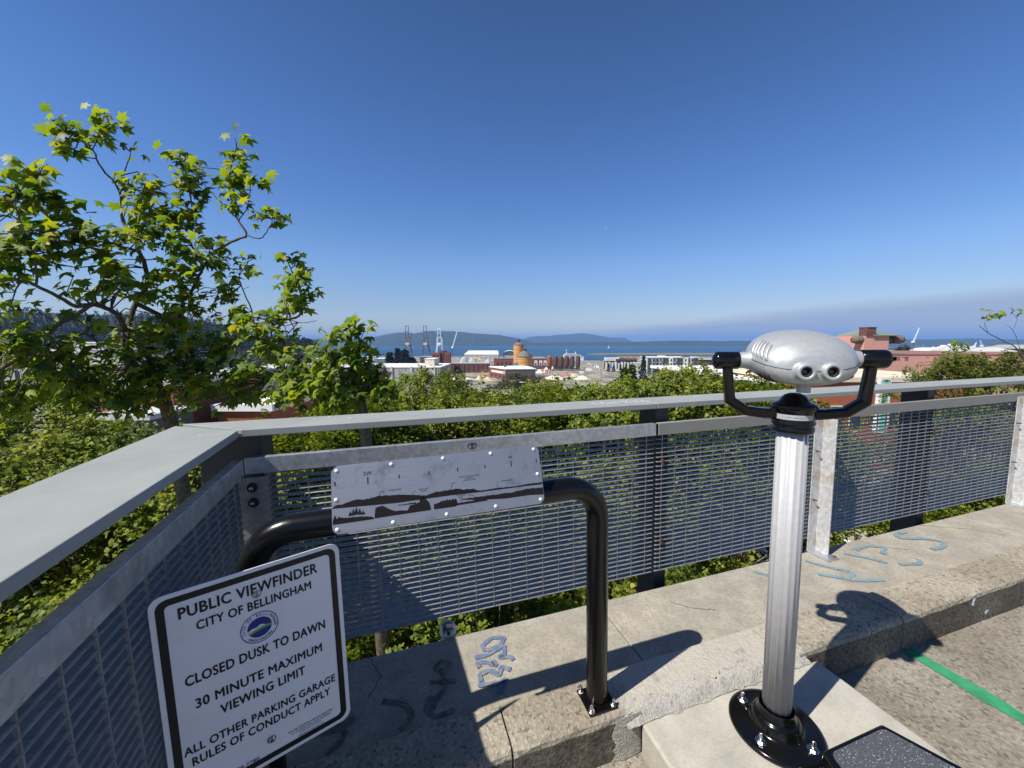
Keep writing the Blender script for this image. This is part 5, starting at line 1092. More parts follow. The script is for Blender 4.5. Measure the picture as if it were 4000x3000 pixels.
def heap(px, ptop, Y, wpx, label, mat, seed, hscale=1.0, name='gravel_heap'):
    p = at(px, ptop, Y); rr = random.Random(seed); r = wpx * mpp(Y) / 2; zb = min(gz(Y), p.z - r * .35) ; hgt = p.z - gz(Y) + .3; n = 22; vs = []; rings = [(1, 0), (.8, .18), (.55, .48), (.3, .80), (.1, .97), (0.02, 1)]
    for q, z in rings:
        for i in range(n): a = 6.283 * i / n; e = 1 + .16 * math.sin(2 * a + seed) + rr.uniform(-.08, .08); vs.append((r * q * e * math.cos(a), r * q * e * math.sin(a) * .8, hgt * z * (1 + rr.uniform(-.06, .06)) - .3))
    mb = MB(); mb.add(vs, [(j * n + i, j * n + (i + 1) % n, (j + 1) * n + (i + 1) % n, (j + 1) * n + i) for j in range(5) for i in range(n)] + [tuple(range(5 * n, 6 * n))], True)
    o = mb.build(name, mat); o.matrix_world = Matrix.Translation((p.x, Y, gz(Y))); return tag(o, label, 'heap')
heap(1812, 1394, 640, 62, 'grey gravel heap with flat crest left of the yellow conveyor', 'gravel_grey', 1); heap(1845, 1396, 655, 60, 'grey gravel heap under the yellow conveyor', 'gravel_grey', 2); heap(1905, 1402, 640, 62, 'grey gravel heap at the right end of the red wall', 'gravel_grey', 3)
heap(1905, 1472, 400, 60, 'pale sand heap left of the white-roofed brick building', 'sand', 4, name='sand_heap'); heap(1872, 1466, 420, 40, 'small brown sand heap below the timber pavilion', 'sand', 5, name='sand_heap'); heap(2240, 1458, 480, 72, 'straw-coloured earth heap below the vessels', 'sand', 6, name='earth_heap'); heap(2165, 1466, 430, 110, 'pale flat sand bank below the red parasols', 'sand_pale', 7, name='sand_heap'); heap(2275, 1467, 430, 70, 'pale sand bank right of the straw-coloured heap', 'sand_pale', 8, name='sand_heap'); heap(1800, 1470, 430, 120, 'pale rubble bank below the red windowless wall', 'sand_pale', 9, name='sand_heap')
def bar(name, label, cat, p0, p1, r, mat, extra=None):
    a, b = Vector(p0), Vector(p1); t = thing(name, label, cat, Matrix.Translation(a)); mb = MB(); d = b - a; mb.tube([(0, 0, 0), tuple(d)], r, 6); mb.build('belt_frame', mat, t)
    for q in (.3, .75): mb = MB(); c = d * q; mb.tube([tuple(c), (c.x, c.y, gz(a.y + c.y) - a.z)], r * .35, 5); mb.build('leg', 'crane_brown', t)
bar('conveyor', 'short yellow conveyor above the gravel heaps', 'conveyor', at(1852, 1396, 650), at(1880, 1407, 640), .9, 'yellow'); bar('conveyor', 'long pale conveyor sloping up before the white warehouse', 'conveyor', at(1872, 1397, 800), at(1948, 1388, 820), .7, 'crane_cab')
t, w, h = building('warehouse', 'long white-roofed warehouse on the shore', 1814, 1946, 1385, 950, 80, 'pale_grey', 'white_roof', .3, 0)
mb = MB(); mb.add([(-1, -1, h + .36), (w + 1, -1, h + .36), (w + 1, 81, h + .36), (-1, 81, h + .36), (6, 40, h + 9), (w - 2, 40, h + 9)], [(0, 1, 5, 4), (2, 3, 4, 5), (1, 2, 5), (3, 0, 4)]); mb.build('roof', 'white_roof', t); windows(t, w, h, 7, 1, 'grey_wall', .02, .98, .1, .9, .7, .8)
t = thing('arched_hall', 'arched hall with white roof and dark round gable left of the tall silo', 'hall', frame(1966, 900, gz(900) - 1)); kk = mpp(900); w = 50 * kk; hb = zof(1980, 1386, 900) - gz(900) + 1; ht = zof(1980, 1371, 900) - gz(900) + 1
arc = [(w * (.5 - .5 * math.cos(R(180 * i / 14))), hb + (ht - hb) * math.sin(R(180 * i / 14))) for i in range(15)]
mb = MB(); mb.prism([(0, 0)] + [(w, 0)] + arc[::-1], 0, 70, Matrix.Translation((0, 70, 0)) @ Matrix.Rotation(R(90), 4, 'X')); mb.build('wall', 'dark_grey', t)
mb = MB(); vs = [(x, y, z + .4) for y in (-1, 71) for x, z in arc]; mb.add(vs, [(i, i + 1, 15 + i + 1, 15 + i) for i in range(14)], True); rf = mb.build('roof', 'white_roof', t); mb = MB(); mb.box(w * .1, w * .9, -.3, -.01, 0, hb * .9); mb.build('front_wall', 'grey_wall', t)
t, w, h = building('mill_building', 'long dark red brick mill with white window panels behind the silos', 1929, 2240, 1402, 625, 20, 'brick_red', 'shingle', .3, .2)
for px in (2088, 2107, 2124, 2141): a = (px - 1929) / 311 * w; mb = MB(); mb.box(a, a + 11 * mpp(625), -.2, -.01, h * .42, h * .86); pn = mb.build('window_panel', 'white_wall', t); mb = MB(); mb.box(a + 1, a + 11 * mpp(625) - 1.4, -.3, -.205, h * .44, h * .66); mb.build('pane', 'window', pn)
for i in range(5): a = w * (.04 + .052 * i); mb = MB(); mb.box(a, a + 2.6, -.15, -.01, h * .35, h * .7); mb.build('window', 'window', t)
mb = MB(); mb.box(w * .45, w, -.4, -.01, 0, h * .33); mb.build('arcade', 'dark_grey', t)
def silo(label, px0, px1, peave, papex, Y, cap_h):
    p = at((px0 + px1) / 2, 1400, Y); r = (px1 - px0) / 2 * mpp(Y); ze = zof(2040, peave, Y) - gz(Y); za = zof(2040, papex, Y) - gz(Y)
    t = thing('tile_silo', label, 'silo', Matrix.Translation((p.x, Y, gz(Y)))); mb = MB(); mb.lathe([(r, -1), (r, ze)], 36); mb.build('wall', 'tile_orange', t)
    rt = r * .28; zc = za - cap_h
    mb = MB(); mb.lathe([(r * 1.07, ze), (r * 1.07, ze + .5), (rt, zc)], 36); rf = mb.build('roof', 'shingle', t); mb = MB(); mb.lathe([(rt * .9, zc), (rt * .9, zc + cap_h * .45), (rt * 1.25, zc + cap_h * .5), (.1, za)], 16); mb.build('roof_vent', 'dark_grey', rf)
    mb = MB()
    for i in range(5):
        z = ze * (.1 + .18 * i); mb.lathe([(r + .06, z), (r + .06, z + .25)], 36, caps=False)
    mb.build('hoop', 'rust_dark', t)
silo('tall orange tile silo with conical shingle roof', 2006, 2047, 1347.5, 1324, 575, 5.0); silo('squat orange tile tank with wide conical roof in front of the tall silo', 2019, 2079, 1393, 1361, 545, 3.2)
# white-roofed brick building, turned to show two faces
Y0 = 430; c = at(1976, 1443, Y0); t = thing('brick_building', 'red brick building with bright white roof in front of the orange silos', 'building', Matrix.Translation((c.x, Y0, gz(Y0) - 1)) @ Matrix.Rotation(R(6), 4, 'Z')); h = c.z - gz(Y0) + 1; w = 117 * mpp(Y0); dp = 42
mb = MB(); mb.add([(0, 0, 0), (w, 0, 0), (w - 2, dp, 0), (-16.5, dp, 0), (0, 0, h), (w, 0, h), (w - 2, dp, h), (-16.5, dp, h)], [(0, 3, 2, 1), (0, 1, 5, 4), (1, 2, 6, 5), (2, 3, 7, 6), (3, 0, 4, 7), (4, 5, 6, 7)]); mb.build('wall', 'brick_red', t)
mb = MB(); mb.add([(-.4, -.5, h + .01), (w + .5, -.5, h + .01), (w - 1.5, dp + .5, h + .01), (-17.2, dp + .5, h + .01), (-.4, -.5, h + .8), (w + .5, -.5, h + .8), (w - 1.5, dp + .5, h + .8), (-17.2, dp + .5, h + .8), (w * .15, dp * .4, h + 3.0), (w * .7, dp * .45, h + 3.0)], [(0, 1, 5, 4), (1, 2, 6, 5), (2, 3, 7, 6), (3, 0, 4, 7), (4, 5, 9, 8), (5, 6, 9), (6, 7, 8, 9), (7, 4, 8)]); rf = mb.build('roof', 'white_roof', t)
mb = MB(); mb.box(-1, 1.0, 12, 14.5, h + 2, h + 6.5); mb.build('chimney', 'dark_grey', rf); mb = MB(); mb.box(w * .34, w * .52, 26, 31, h + 2, h + 6); mb.build('roof_unit', 'teal', rf)
mb = MB(); mb.box(.3, w, -.12, -.01, h - 6.2, h - 1.4); mb.build('fascia', 'dark_grey', t)
for i in range(5): mb = MB(); mb.box(w * (.06 + .19 * i), w * (.19 + .19 * i), -.2, -.015, 1.5, h - 7); mb.build('window', 'window', t)
LF = Matrix.Translation((0, 0, 0)) @ Matrix.Rotation(math.atan2(dp, -16.5), 4, 'Z'); Ls = math.hypot(dp, 16.5)
mb = MB(); mb.box(2, Ls * .86, .01, .2, h - 5.2, h - 2.8, LF); mb.build('sign_band', 'white_wall', t)
for i in range(4): mb = MB(); mb.box(Ls * (.08 + .23 * i), Ls * (.17 + .23 * i), .01, .15, 2.5, h - 7, LF); mb.build('window', 'window', t)
# digester vessels
for i, px in enumerate((2146, 2170, 2192, 2214, 2236, 2258)):
    Y = 590; p = at(px, 1388, Y); r = 9.3 * mpp(Y); zt = p.z - gz(Y); zb = zof(px, 1434, Y) - gz(Y)
    nm = ['rust orange digester vessel, leftmost of the six on the waterfront', 'second digester vessel with orange streaks beside the orange one', 'third brown digester vessel in the row of six', 'fourth brown digester vessel, in front of the ferry bridge', 'fifth brown digester vessel, in front of the ferry stern deck', 'rightmost of the six brown digester vessels'][i]
    t = thing('digester_vessel', nm, 'vessel', Matrix.Translation((p.x, Y, gz(Y))) @ Matrix.Rotation(i, 4, 'Z'), 'digester vessels on the waterfront'); mb = MB()
    mb.lathe([(r * .3, zb - 2.0), (r * .62, zb), (r * .92, zb + 2.2), (r, zb + 3.8), (r, zt - 4.2), (r * .93, zt - 2.6), (r * .72, zt - 1.1), (r * .35, zt - .2), (.1, zt)], 20); mb.build('shell', 'rust_vessel_orange' if i == 0 else 'rust_vessel', t)
    for k in range(4): a = R(45 + 90 * k); mb = MB(); mb.tube([(r * .75 * math.cos(a), r * .75 * math.sin(a), -1), (r * .75 * math.cos(a), r * .75 * math.sin(a), zb + 2.5)], .45, 6); mb.build('leg', 'rust_dark', t)
    mb = MB()
    for q in (.3, .52, .74): z = zb + (zt - zb) * q; mb.lathe([(r + .12, z), (r + .12, z + .3)], 20, caps=False)
    mb.build('band', 'rust_dark', t)
# ferry, boats
Yf = 1003; kf = mpp(Yf); p = at(2198, 1400, Yf); t = thing('ferry', 'white ferry with two masts moored behind the vessels', 'ferry', Matrix.Translation((p.x, Yf, SEA_Z))); L = 84 * kf; z = lambda py: zof(2240, py, Yf) - SEA_Z
mb = MB(); mb.prism([(0, -.2), (L * .93, -.2), (L, z(1399)), (0, z(1399))], 0, 14, Matrix.Translation((0, 14, 0)) @ Matrix.Rotation(R(90), 4, 'X')); mb.build('hull', 'boat', t)
for a, b, p0, p1 in ((.0, .97, 1398.8, 1392.5), (.04, .86, 1392.3, 1387), (.12, .66, 1386.8, 1381.5)): mb = MB(); mb.box(L * a, L * b, 1, 13, z(p0), z(p1)); dk = mb.build('deckhouse', 'boat', t); mb = MB(); mb.box(L * a + 1, L * b - 1, .9, .99, z(p0) + (z(p1) - z(p0)) * .35, z(p0) + (z(p1) - z(p0)) * .7); mb.build('window_band', 'window', dk)
for px, pt in ((2215, 1374), (2249, 1373)): mb = MB(); mb.lathe([(1.0, 0), (.3, z(pt) - z(1381.5))], 8, Matrix.Translation(((px - 2198) * kf, 7, z(1381.5)))); mb.build('mast', 'boat', t)
mb = MB(); mb.lathe([(0.05, -1.6), (1.4, -.8), (1.7, 0), (1.4, .8), (.05, 1.6)], 14, Matrix.Translation((15 * kf, 7, z(1369)))); mb.tube([(15 * kf, 7, z(1374) - 1), (15 * kf, 7, z(1370))], .2, 5); mb.build('radar_dome', 'boat', t)
def sailboat(px, pb, ptop, label):
    Y = 48.0 / ((pb - 1338) / F_PX); p = at(px, pb, Y); hgt = zof(px, ptop, Y) - SEA_Z; t = thing('sailboat', label, 'boat', Matrix.Translation((p.x, Y, SEA_Z))); mb = MB(); mb.prism([(-hgt * .35, 0), (-hgt * .25, -hgt * .10), (hgt * .3, -hgt * .10), (hgt * .4, 0), (hgt * .3, hgt * .1), (-hgt * .25, hgt * .1)], -.3, hgt * .09); mb.build('hull', 'boat', t)
    mb = MB(); mb.add([(-hgt * .3, 0, hgt * .14), (hgt * .05, .02, hgt * .14), (hgt * .02, .02, hgt), (hgt * .34, .1, hgt * .12)], [(0, 1, 2), (1, 3, 2)]); mb.build('sail', 'boat', t)
sailboat(2377, 1360, 1349, 'white sailing boat out on the bay above the jetty point'); sailboat(1929, 1357.5, 1352.5, 'tiny white boat on the bay left of the tall silo'); sailboat(1614, 1357.5, 1353, 'tiny white boat on the bay beside the first brown crane')
# cranes
def beam(mb, a, b, r): mb.tube([a, b], r, 5)
def gantry(px, label, mat, top, cabm, Y=1150, slim=1.0):
    k = mpp(Y); p = at(px, 1395, Y); t = thing('gantry_crane', label, 'crane', Matrix.Translation((p.x, Y, gz(Y)))); Z = lambda py: zof(px, py, Y) - gz(Y)
    m = MB()
    for s in (-1, 1):
        for y in (0, 14): beam(m, (s * 16 * k, y, -.5), (s * 9.5 * k, y, Z(1352)), 1.35); beam(m, (s * 9.5 * k, y, Z(1352)), (s * 7.5 * k, y, Z(1318)), 1.1)
        beam(m, (s * 13 * k, 0, Z(1372)), (s * 13 * k, 14, Z(1372)), .8)
    for y in (0, 14): beam(m, (-9.5 * k, y, Z(1349)), (9.5 * k, y, Z(1349)), 1.2); beam(m, (-7.5 * k, y, Z(1318)), (7.5 * k, y, Z(1318)), 1.2)
    m.build('gantry_frame', mat, t); m = MB()
    for s in (-1, 1): beam(m, (s * 6.3 * k + .4 * k, -1, Z(1319)), (s * 5.6 * k + .6 * k, -3, Z(top)), 1.0)
    for q in (top, top + (1318 - top) * .48): beam(m, (-5.6 * k, -2, Z(q)), (6.4 * k, -2, Z(q)), 1.0)
    m.build('boom', mat, t); m = MB(); m.box(-7 * k, 7.5 * k, -3, 9, Z(1347), Z(1339)); m.box(-3 * k, 2 * k, -2, 4, Z(1352), Z(1347) - .01); cb = m.build('machinery_house', cabm, t)
gantry(1593, 'brown gantry crane with raised boom, left of the pair', 'crane_brown', 1273.5, 'crane_cab'); gantry(1663, 'brown gantry crane with raised boom, right of the pair', 'crane_brown', 1273.5, 'crane_cab')
gantry(1717, 'pale blue gantry crane with raised boom above the brick ruin', 'crane_white', 1284.5, 'boat')
def jib(px, pbase, tip, label, Y=1150, hub=None, tower=True):
    k = mpp(Y); p = at(px, pbase, Y); t = thing('jib_crane', label, 'crane', Matrix.Translation((p.x, Y, gz(Y)))); Z = lambda py: zof(px, py, Y) - gz(Y); hx, hy = hub
    m = MB()
    for s in (-1, 1): beam(m, (s * 4 * k, 0, 0), ((hx - px) * k + s * 1.5 * k, 0, Z(hy)), .7)
    beam(m, (-3 * k, 0, Z(hy) * .5), (3 * k, 0, Z(hy) * .5), .5); m.build('tower', 'crane_white' if Y < 1000 else 'crane_brown', t); m = MB(); a = ((hx - px) * k, 0, Z(hy)); b = ((tip[0] - px) * k, 0, Z(tip[1]))
    for s in (-1, 1): beam(m, (a[0] + s * 1.8 * k, -1 * s, a[2]), (b[0] + s * .5 * k, 0, b[2]), .55)
    n = 8
    for i in range(n):
        q = i / n; r = (i + 1) / n; f = lambda u, s: (a[0] + (b[0] - a[0]) * u + s * (1.8 - 1.3 * u) * k, -s * (1 - u), a[2] + (b[2] - a[2]) * u); beam(m, f(q, -1), f(r, 1), .28)
    m.build('jib', 'crane_white', t); m = MB(); m.box(a[0] - 4 * k, a[0] + 3 * k, -3, 3, a[2] - 2.5, a[2] + 2.5); m.build('cab', 'boat', t)
jib(1763, 1395, (1788, 1292), 'pale lattice jib crane leaning right beside the brick ruin', hub=(1768, 1357)); jib(3566, 1375, (3581, 1280), 'tall white lattice jib standing over the marina', hub=(3563, 1335)); jib(3803, 1362, (3811, 1337), 'short jib crane aboard behind the white yacht', hub=(3804, 1354)); jib(3838, 1362, (3824, 1329), 'short jib crane leaning left in the marina', hub=(3836, 1352))
# timber pavilion, tents, vans, market village
def pavilion():
    Y = 480; k = mpp(Y); p = at(1877, 1470, Y); t = thing('timber_pavilion', 'pale timber portal frame standing on the sand', 'pavilion', Matrix.Translation((p.x, Y, gz(Y) - .3))); z0 = zof(1890, 1471, Y) - gz(Y); z1 = zof(1890, 1446, Y) - gz(Y) + .3
    for a, b in ((2, 15), (27, 40)): mb = MB(); mb.box(a * k, b * k, 0, 3.5, 0, z1 - .8); mb.build('side_panel', 'timber', t)
    mb = MB(); mb.box(0, 42 * k, -.6, 4.2, z1 - .79, z1 + .6); mb.build('top_beam', 'wood', t)
pavilion()
def tent(px0, px1, ptop, pbase, Y, mat, label, cone=False):
    k = mpp(Y); p = at((px0 + px1) / 2, pbase, Y); w = (px1 - px0) * k / 2; z1 = zof(px0, ptop, Y) - gz(Y); z0 = z1 * .55; t = thing('canopy_tent' if not cone else 'parasol', label, 'tent' if not cone else 'parasol', Matrix.Translation((p.x, Y, gz(Y))))
    mb = MB(); n = 4 if not cone else 10; T = Matrix.Rotation(R(45), 4, 'Z') if n == 4 else None; mb.lathe([(w * (1.35 if n == 4 else 1), z0 - .4), (w * (1.35 if n == 4 else 1), z0), (.1, z1)], n, T, smooth=False); mb.build('canopy', mat, t)
    for sx_, sy_ in (((-.9, -.9), (.9, -.9), (.9, .9), (-.9, .9)) if not cone else ((0, 0),)): mb = MB(); mb.tube([(sx_ * w, sy_ * w, 0), (sx_ * w, sy_ * w, z0)], .15, 6); mb.build('pole', 'pole', t)
for a in ((2092, 2121, 1442, 1456, 470, 'white_roof', 'white canopy tent right of the white-roofed building'), (2126, 2141, 1433, 1446, 560, 'white_wall', 'small white canopy tent below the orange vessel'), (2194, 2216, 1454, 1467, 450, 'red_tent', 'pink canopy tent left of the straw-coloured heap'), (2154, 2162, 1430, 1442, 575, 'white_wall', 'white canopy tent between the first two vessels'), (2377, 2394, 1425, 1440, 560, 'blue_car', 'blue canopy tent at the market village')): tent(*a)
for i, (a, b, tp) in enumerate(((2113, 2126, 1439), (2119, 2134, 1443), (2128, 2140, 1447), (2140, 2152, 1445))): tent(a, b, tp, 1455, 480, 'red_tent' if i != 1 else 'cream', ['red parasol beside the white canopy tent', 'cream parasol among the red parasols', 'low red parasol in front of the cream one', 'rightmost red parasol below the orange vessel'][i], True)
def van(px, py, label, mat, L=5.6, hgt=2.4, Y=None, rz=0.0, name='parked_van', cat='van'):
    p = foot(px, py) if Y is None else Vector((at(px, py, Y).x, Y, gz(Y))); t = thing(name, label, cat, Matrix.Translation(p + Vector((0, 0, .02))) @ Matrix.Rotation(rz, 4, 'Z')); w = 1.9
    if hgt > 2: prof = [(-L / 2, .45), (L / 2 - .1, .45), (L / 2, .9), (L / 2 - .35, 1.25), (L / 2 - 1.1, hgt - .1), (-L / 2 + .1, hgt), (-L / 2, hgt - .2)]; gl = (L / 2 - 2.2, L / 2 - .95, 1.3, 1.95)
    else: prof = [(-L / 2, .4), (L / 2, .4), (L / 2 + .02, .75), (L / 2 - .9, .92), (L / 2 - 1.6, hgt - .05), (-L / 2 + 1.0, hgt), (-L / 2 + .2, .98), (-L / 2, .9)]; gl = (-L / 2 + 1.0, L / 2 - 1.75, .95, hgt - .15)
    mb = MB(); mb.prism(prof, -w / 2, w / 2, Matrix.Rotation(R(90), 4, 'X')); mb.build('body', mat, t, bevel=.06)
    mb = MB(); mb.box(gl[0], gl[1], -w / 2 - .012, w / 2 + .012, gl[2], gl[3]); mb.build('window', 'window', t)
    for sx_ in (-1, 1):
        for sy_ in (-1, 1): mb = MB(); mb.lathe([(.22, -.11), (.34, -.1), (.34, .1), (.22, .11)], 16, Matrix.Translation((sx_ * L * .31, sy_ * (w / 2 - .1), .34)) @ Matrix.Rotation(R(90), 4, 'X')); mb.build('wheel', 'rubber', t)
    return t
van(2301, 1450, 'white van parked right of the vessels', 'boat', 9.5, 4.2); van(2273, 1461, 'white box trailer with dark front near the straw-coloured heap', 'boat', 6.5, 4.0, name='box_trailer', cat='trailer')
for i, (px, py, mt, lb) in enumerate(((1928, 1512, 'boat', 'white car parked left of the brownish shrub'), (1941, 1520, 'boat', 'white car nearest the brownish shrub'), (1906, 1508, 'car_grey', 'grey car beside the two white cars'), (1783, 1487, 'blue_car', 'blue and white car below the red windowless wall'), (2590, 1450, 'boat', 'white car before the apartment block'), (2612, 1458, 'car_grey', 'grey car below the apartment block'), (2640, 1470, 'boat', 'white car on the road below the apartments'), (2225, 1480, 'car_dark', 'dark car on the road below the sand bank'))):
    van(px, py, lb, mt, 4.6, 1.5, rz=.3 * i, name='parked_car', cat='car')
# market village of stacked containers
t = thing('container_village', 'long low row of stacked white and rust containers by the shore', 'container row', frame(2364, 640, gz(640))); k = mpp(640); rr = random.Random(3); Z = lambda py: zof(2400, py, 640) - gz(640)
for i in range(9):
    a = i * 14; mb = MB(); mb.box(a * k, (a + 13) * k, 0, 8, Z(1402), Z(1397)); mb.build('container', 'white_wall' if i < 4 else 'rust_orange', t); mb = MB(); mb.box(a * k, (a + 13) * k, -1, 7, Z(1409), Z(1403.5)); mb.build('container', 'white_wall' if i < 3 else 'rust_dark', t)
mb = MB(); mb.box(0, 126 * k, 1, 8, -.5, Z(1410)); mb.build('base_wall', 'dark_grey', t)
for i in range(11): a = 12 * i; mb = MB(); mb.box(a * k, (a + 6) * k, -5, -2, -.3, Z(1412 + rr.uniform(0, 6))); mb.build('stall', rr.choice(['white_wall', 'white_wall', 'teal', 'pale_grey', 'cream']), t)
for i, (px, pt) in enumerate(((2378, 1420), (2398, 1424), (2424, 1423), (2446, 1421), (2462, 1424))): conifer(px, pt, 560, i, 1, ['small dark tree by the blue canopy tent', 'second small dark tree before the container row', 'third small dark tree before the container row', 'fourth small dark tree before the container row', 'small dark tree at the right end of the container row'][i], 1.1, 'small trees before the container row')
t, w, h = building('apartment_block', 'four-storey apartment block with dark and white bays', 2530, 2727, 1397, 480, 26, 'pale_grey', 'white_roof', .8, .2)
for i, (a, b, mt) in enumerate(((0, .05, 'dark_grey'), (.10, .20, 'teal'), (.30, .38, 'dark_grey'), (.42, .50, 'white_wall'), (.58, .66, 'dark_grey'), (.72, .80, 'white_wall'), (.84, .90, 'grey_wall'), (.92, 1.0, 'dark_grey'))): mb = MB(); mb.box(w * a + .05, w * b - .05, -1.2, -.01, h * .18, h - .4); mb.build('bay', mt, t)
windows(t, w, h, 14, 4, 'window', .01, .99, .18, .97, .42, .6, None, -1.22)
mb = MB(); mb.box(w * .74, w * .88, 6, 12, h + .4, h + 3.2); mb.build('roof_unit', 'dark_grey', t); mb = MB(); mb.box(w * .28, w * .40, 6, 14, h + .4, h + 2.2); mb.build('roof_unit', 'white_wall', t)
t, w, h = building('flat_building', 'low flat dark building right of the apartment block', 2730, 2900, 1405, 520, 24, 'wood', 'pale_grey', 1.2, .2); windows(t, w, h, 9, 2, 'window', .02, .98, .2, .95, .6, .5)
t, w, h = building('low_building', 'low pale building between container row and apartments', 2490, 2530, 1420, 500, 18, 'grey_wall', 'pale_grey', .4, .2); windows(t, w, h, 3, 2, 'window')
t, w, h = building('shed', 'long white-roofed shed half hidden behind the yoke knob', 2700, 3010, 1462, 62, 16, 'wood', 'white_roof', .6, .1); windows(t, w, h, 8, 1, 'window', .03, .97, .5, .9, .5, .5, 'white_wall')
t, w, h = building('annex', 'cream gable annex showing under the viewfinder head', 2968, 3050, 1497, 42, 7, 'cream', 'white_roof', .3, 0); windows(t, w, h, 2, 1, 'window', .1, .9, .5, .9, .4, .5)
# right: pink building
Yp = 58; t, w, h = building('pink_building', 'long weathered pink stucco building at right with brown round ducts', 3300, 4300, 1386, Yp, 26, 'pink_stucco', 'pink_dark', .08, 0, slab=.10)
kp = mpp(Yp); tz = zof(3400, 1312, Yp) - gz(Yp) + 1.5
mb = MB(); mb.box(70 * kp, 165 * kp, 0.0, 6.5, h + .352, tz); tw = mb.build('tower', 'pink_stucco', t)
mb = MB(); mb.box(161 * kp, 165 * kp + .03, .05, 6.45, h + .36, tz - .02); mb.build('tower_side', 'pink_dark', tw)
mb = MB(); x0, x1 = 98 * kp, 208 * kp; mb.add([(x0, -.3, tz + .10), (x1, -.3, tz + .10), (x1, 6.8, tz + .10), (x0, 6.8, tz + .10), ((x0 + x1) / 2 - 1, 3.2, tz + 1.15), (x0, -.3, tz + .004), (x1, -.3, tz + .004), (x1, 6.8, tz + .004), (x0, 6.8, tz + .004)], [(0, 1, 4), (1, 2, 4), (2, 3, 4), (3, 0, 4), (5, 6, 1, 0), (6, 7, 2, 1), (7, 8, 3, 2), (8, 5, 0, 3), (8, 7, 6, 5)]); mb.build('tower_roof', 'green_metal', tw)
mb = MB(); mb.box(73 * kp, 108 * kp, -.15, 1.2, tz + .004, zof(3390, 1281, Yp) - gz(Yp) + 1.5); mb.box(72 * kp, 109 * kp, -.2, 1.25, zof(3390, 1281, Yp) - gz(Yp) + 1.502, zof(3390, 1280, Yp) - gz(Yp) + 1.6); mb.build('chimney', 'brick_dark', tw)
mb = MB(); mb.box(166 * kp, 215 * kp, 2.0, 6.3, h + .352, tz - 1.3); mb.build('duct_wall', 'pink_dark', tw)
for y, px, s in ((1.4, 195, 1.0), (1.0, 222, .8), (.6, 60, .8)):
    mb = MB(); zc = zof(3500, 1327, Yp) - gz(Yp) + 1.5; mb.lathe([(.2, -1.1 * s), (.50, -1.0 * s), (.60, -.5 * s), (.60, .5 * s), (.5, 1.0 * s), (.2, 1.1 * s)], 16, Matrix.Translation((px * kp, y, zc)) @ Matrix.Rotation(R(90), 4, 'Y')); mb.build('round_duct', 'duct', tw)
mb = MB(); rr = random.Random(9)
for i in range(26): a = rr.uniform(.15, .98) * w; mb.box(a, a + rr.uniform(.3, 1.2), -.018, -.004, h - rr.uniform(.1, .9), h - rr.uniform(.02, .08))
mb.build('stucco_patch', 'pink_dark', t)
t, w, h = building('shop_building', 'flat cream-roofed shop in front of the pink wall', 3150, 3800, 1492, 38, 14, 'brick_orange', 'cream', .2, .12); windows(t, w, h, 8, 2, 'window', .03, .97, .12, .85, .5, .5, 'cream')
kq = mpp(38)
mb = MB(); Tg = Matrix.Translation((180 * kq, 3, h + .36)); mb.add([(0, 0, 0), (110 * kq, 0, 0), (140 * kq, 4, 1.4), (30 * kq, 4, 1.4), (0, 4, 0), (110 * kq, 4, 0)], [(0, 1, 2, 3), (1, 5, 2), (0, 3, 4), (4, 3, 2, 5)], False, Tg); sk_ = mb.build('skylight', 'white_roof', t)
for i in range(5): mb = MB(); a = (8 + 20 * i) * kq; mb.add([(a + 5 * kq, .6, .225), (a + 20 * kq, .6, .225), (a + 40 * kq, 3.2, 1.135), (a + 25 * kq, 3.2, 1.135)], [(0, 1, 2, 3)], False, Tg); mb.build('skylight_pane', 'grey_wall', sk_)
# vertical green shop sign
Ys = 33; ks = mpp(Ys); p = at(3462, 1478, Ys); zb = zof(3450, 1690, Ys); t = thing('blade_sign', 'tall mint green vertical shop sign with dark letters', 'sign', Matrix.Translation((at(3440, 1500, Ys).x, Ys, zb))); hs_ = zof(3450, 1478, Ys) - zb; ws = 43 * ks
mb = MB(); mb.box(0, ws, 0, .35, 0, hs_); mb.build('sign_box', 'white_wall', t); mb = MB(); mb.box(ws * .22, ws * .78, -.02, -.002, .1, hs_ - .08); mb.build('sign_face', 'mint', t)
mb = MB()
for ch, py in (('O', 1545), ('U', 1563), ('T', 1579), ('Y', 1617), ('P', 1632), ('S', 1527), ('C', 1512)):
    if ch in 'OUTYP': text_geo(mb, ch, Matrix.Translation((ws * .5, -.025, zof(3450, py, Ys) - zb)) @ Matrix.Rotation(R(90), 4, 'X'), 13 * ks, None, .02, 'CENTER')
mb.build('lettering', 'sign_dark', t); mb = MB(); T = Matrix.Translation((ws * .5, -.025, hs_ - .22)) @ Matrix.Rotation(R(90), 4, 'X')
for r_ in (.16, .10, .05): mb.ribbon([(r_ * math.cos(a), r_ * math.sin(a) * .7) for a in np.linspace(0, 6.283, 21)], .03, 0, T)
mb.ribbon([(.18 + .18 * q, .05 - .18 * q * q) for q in np.linspace(0, 1, 6)], .05, 0, T); mb.ribbon([(-.18 - .18 * q, .05 - .18 * q * q) for q in np.linspace(0, 1, 6)], .05, 0, T); mb.build('emblem', 'sign_dark', t)
mb = MB(); mb.box(ws + .002, ws + .5, .1, .25, hs_ * .3, hs_ * .34); mb.box(ws + .002, ws + .5, .1, .25, hs_ * .8, hs_ * .84); mb.build('bracket', 'dark_grey', t)
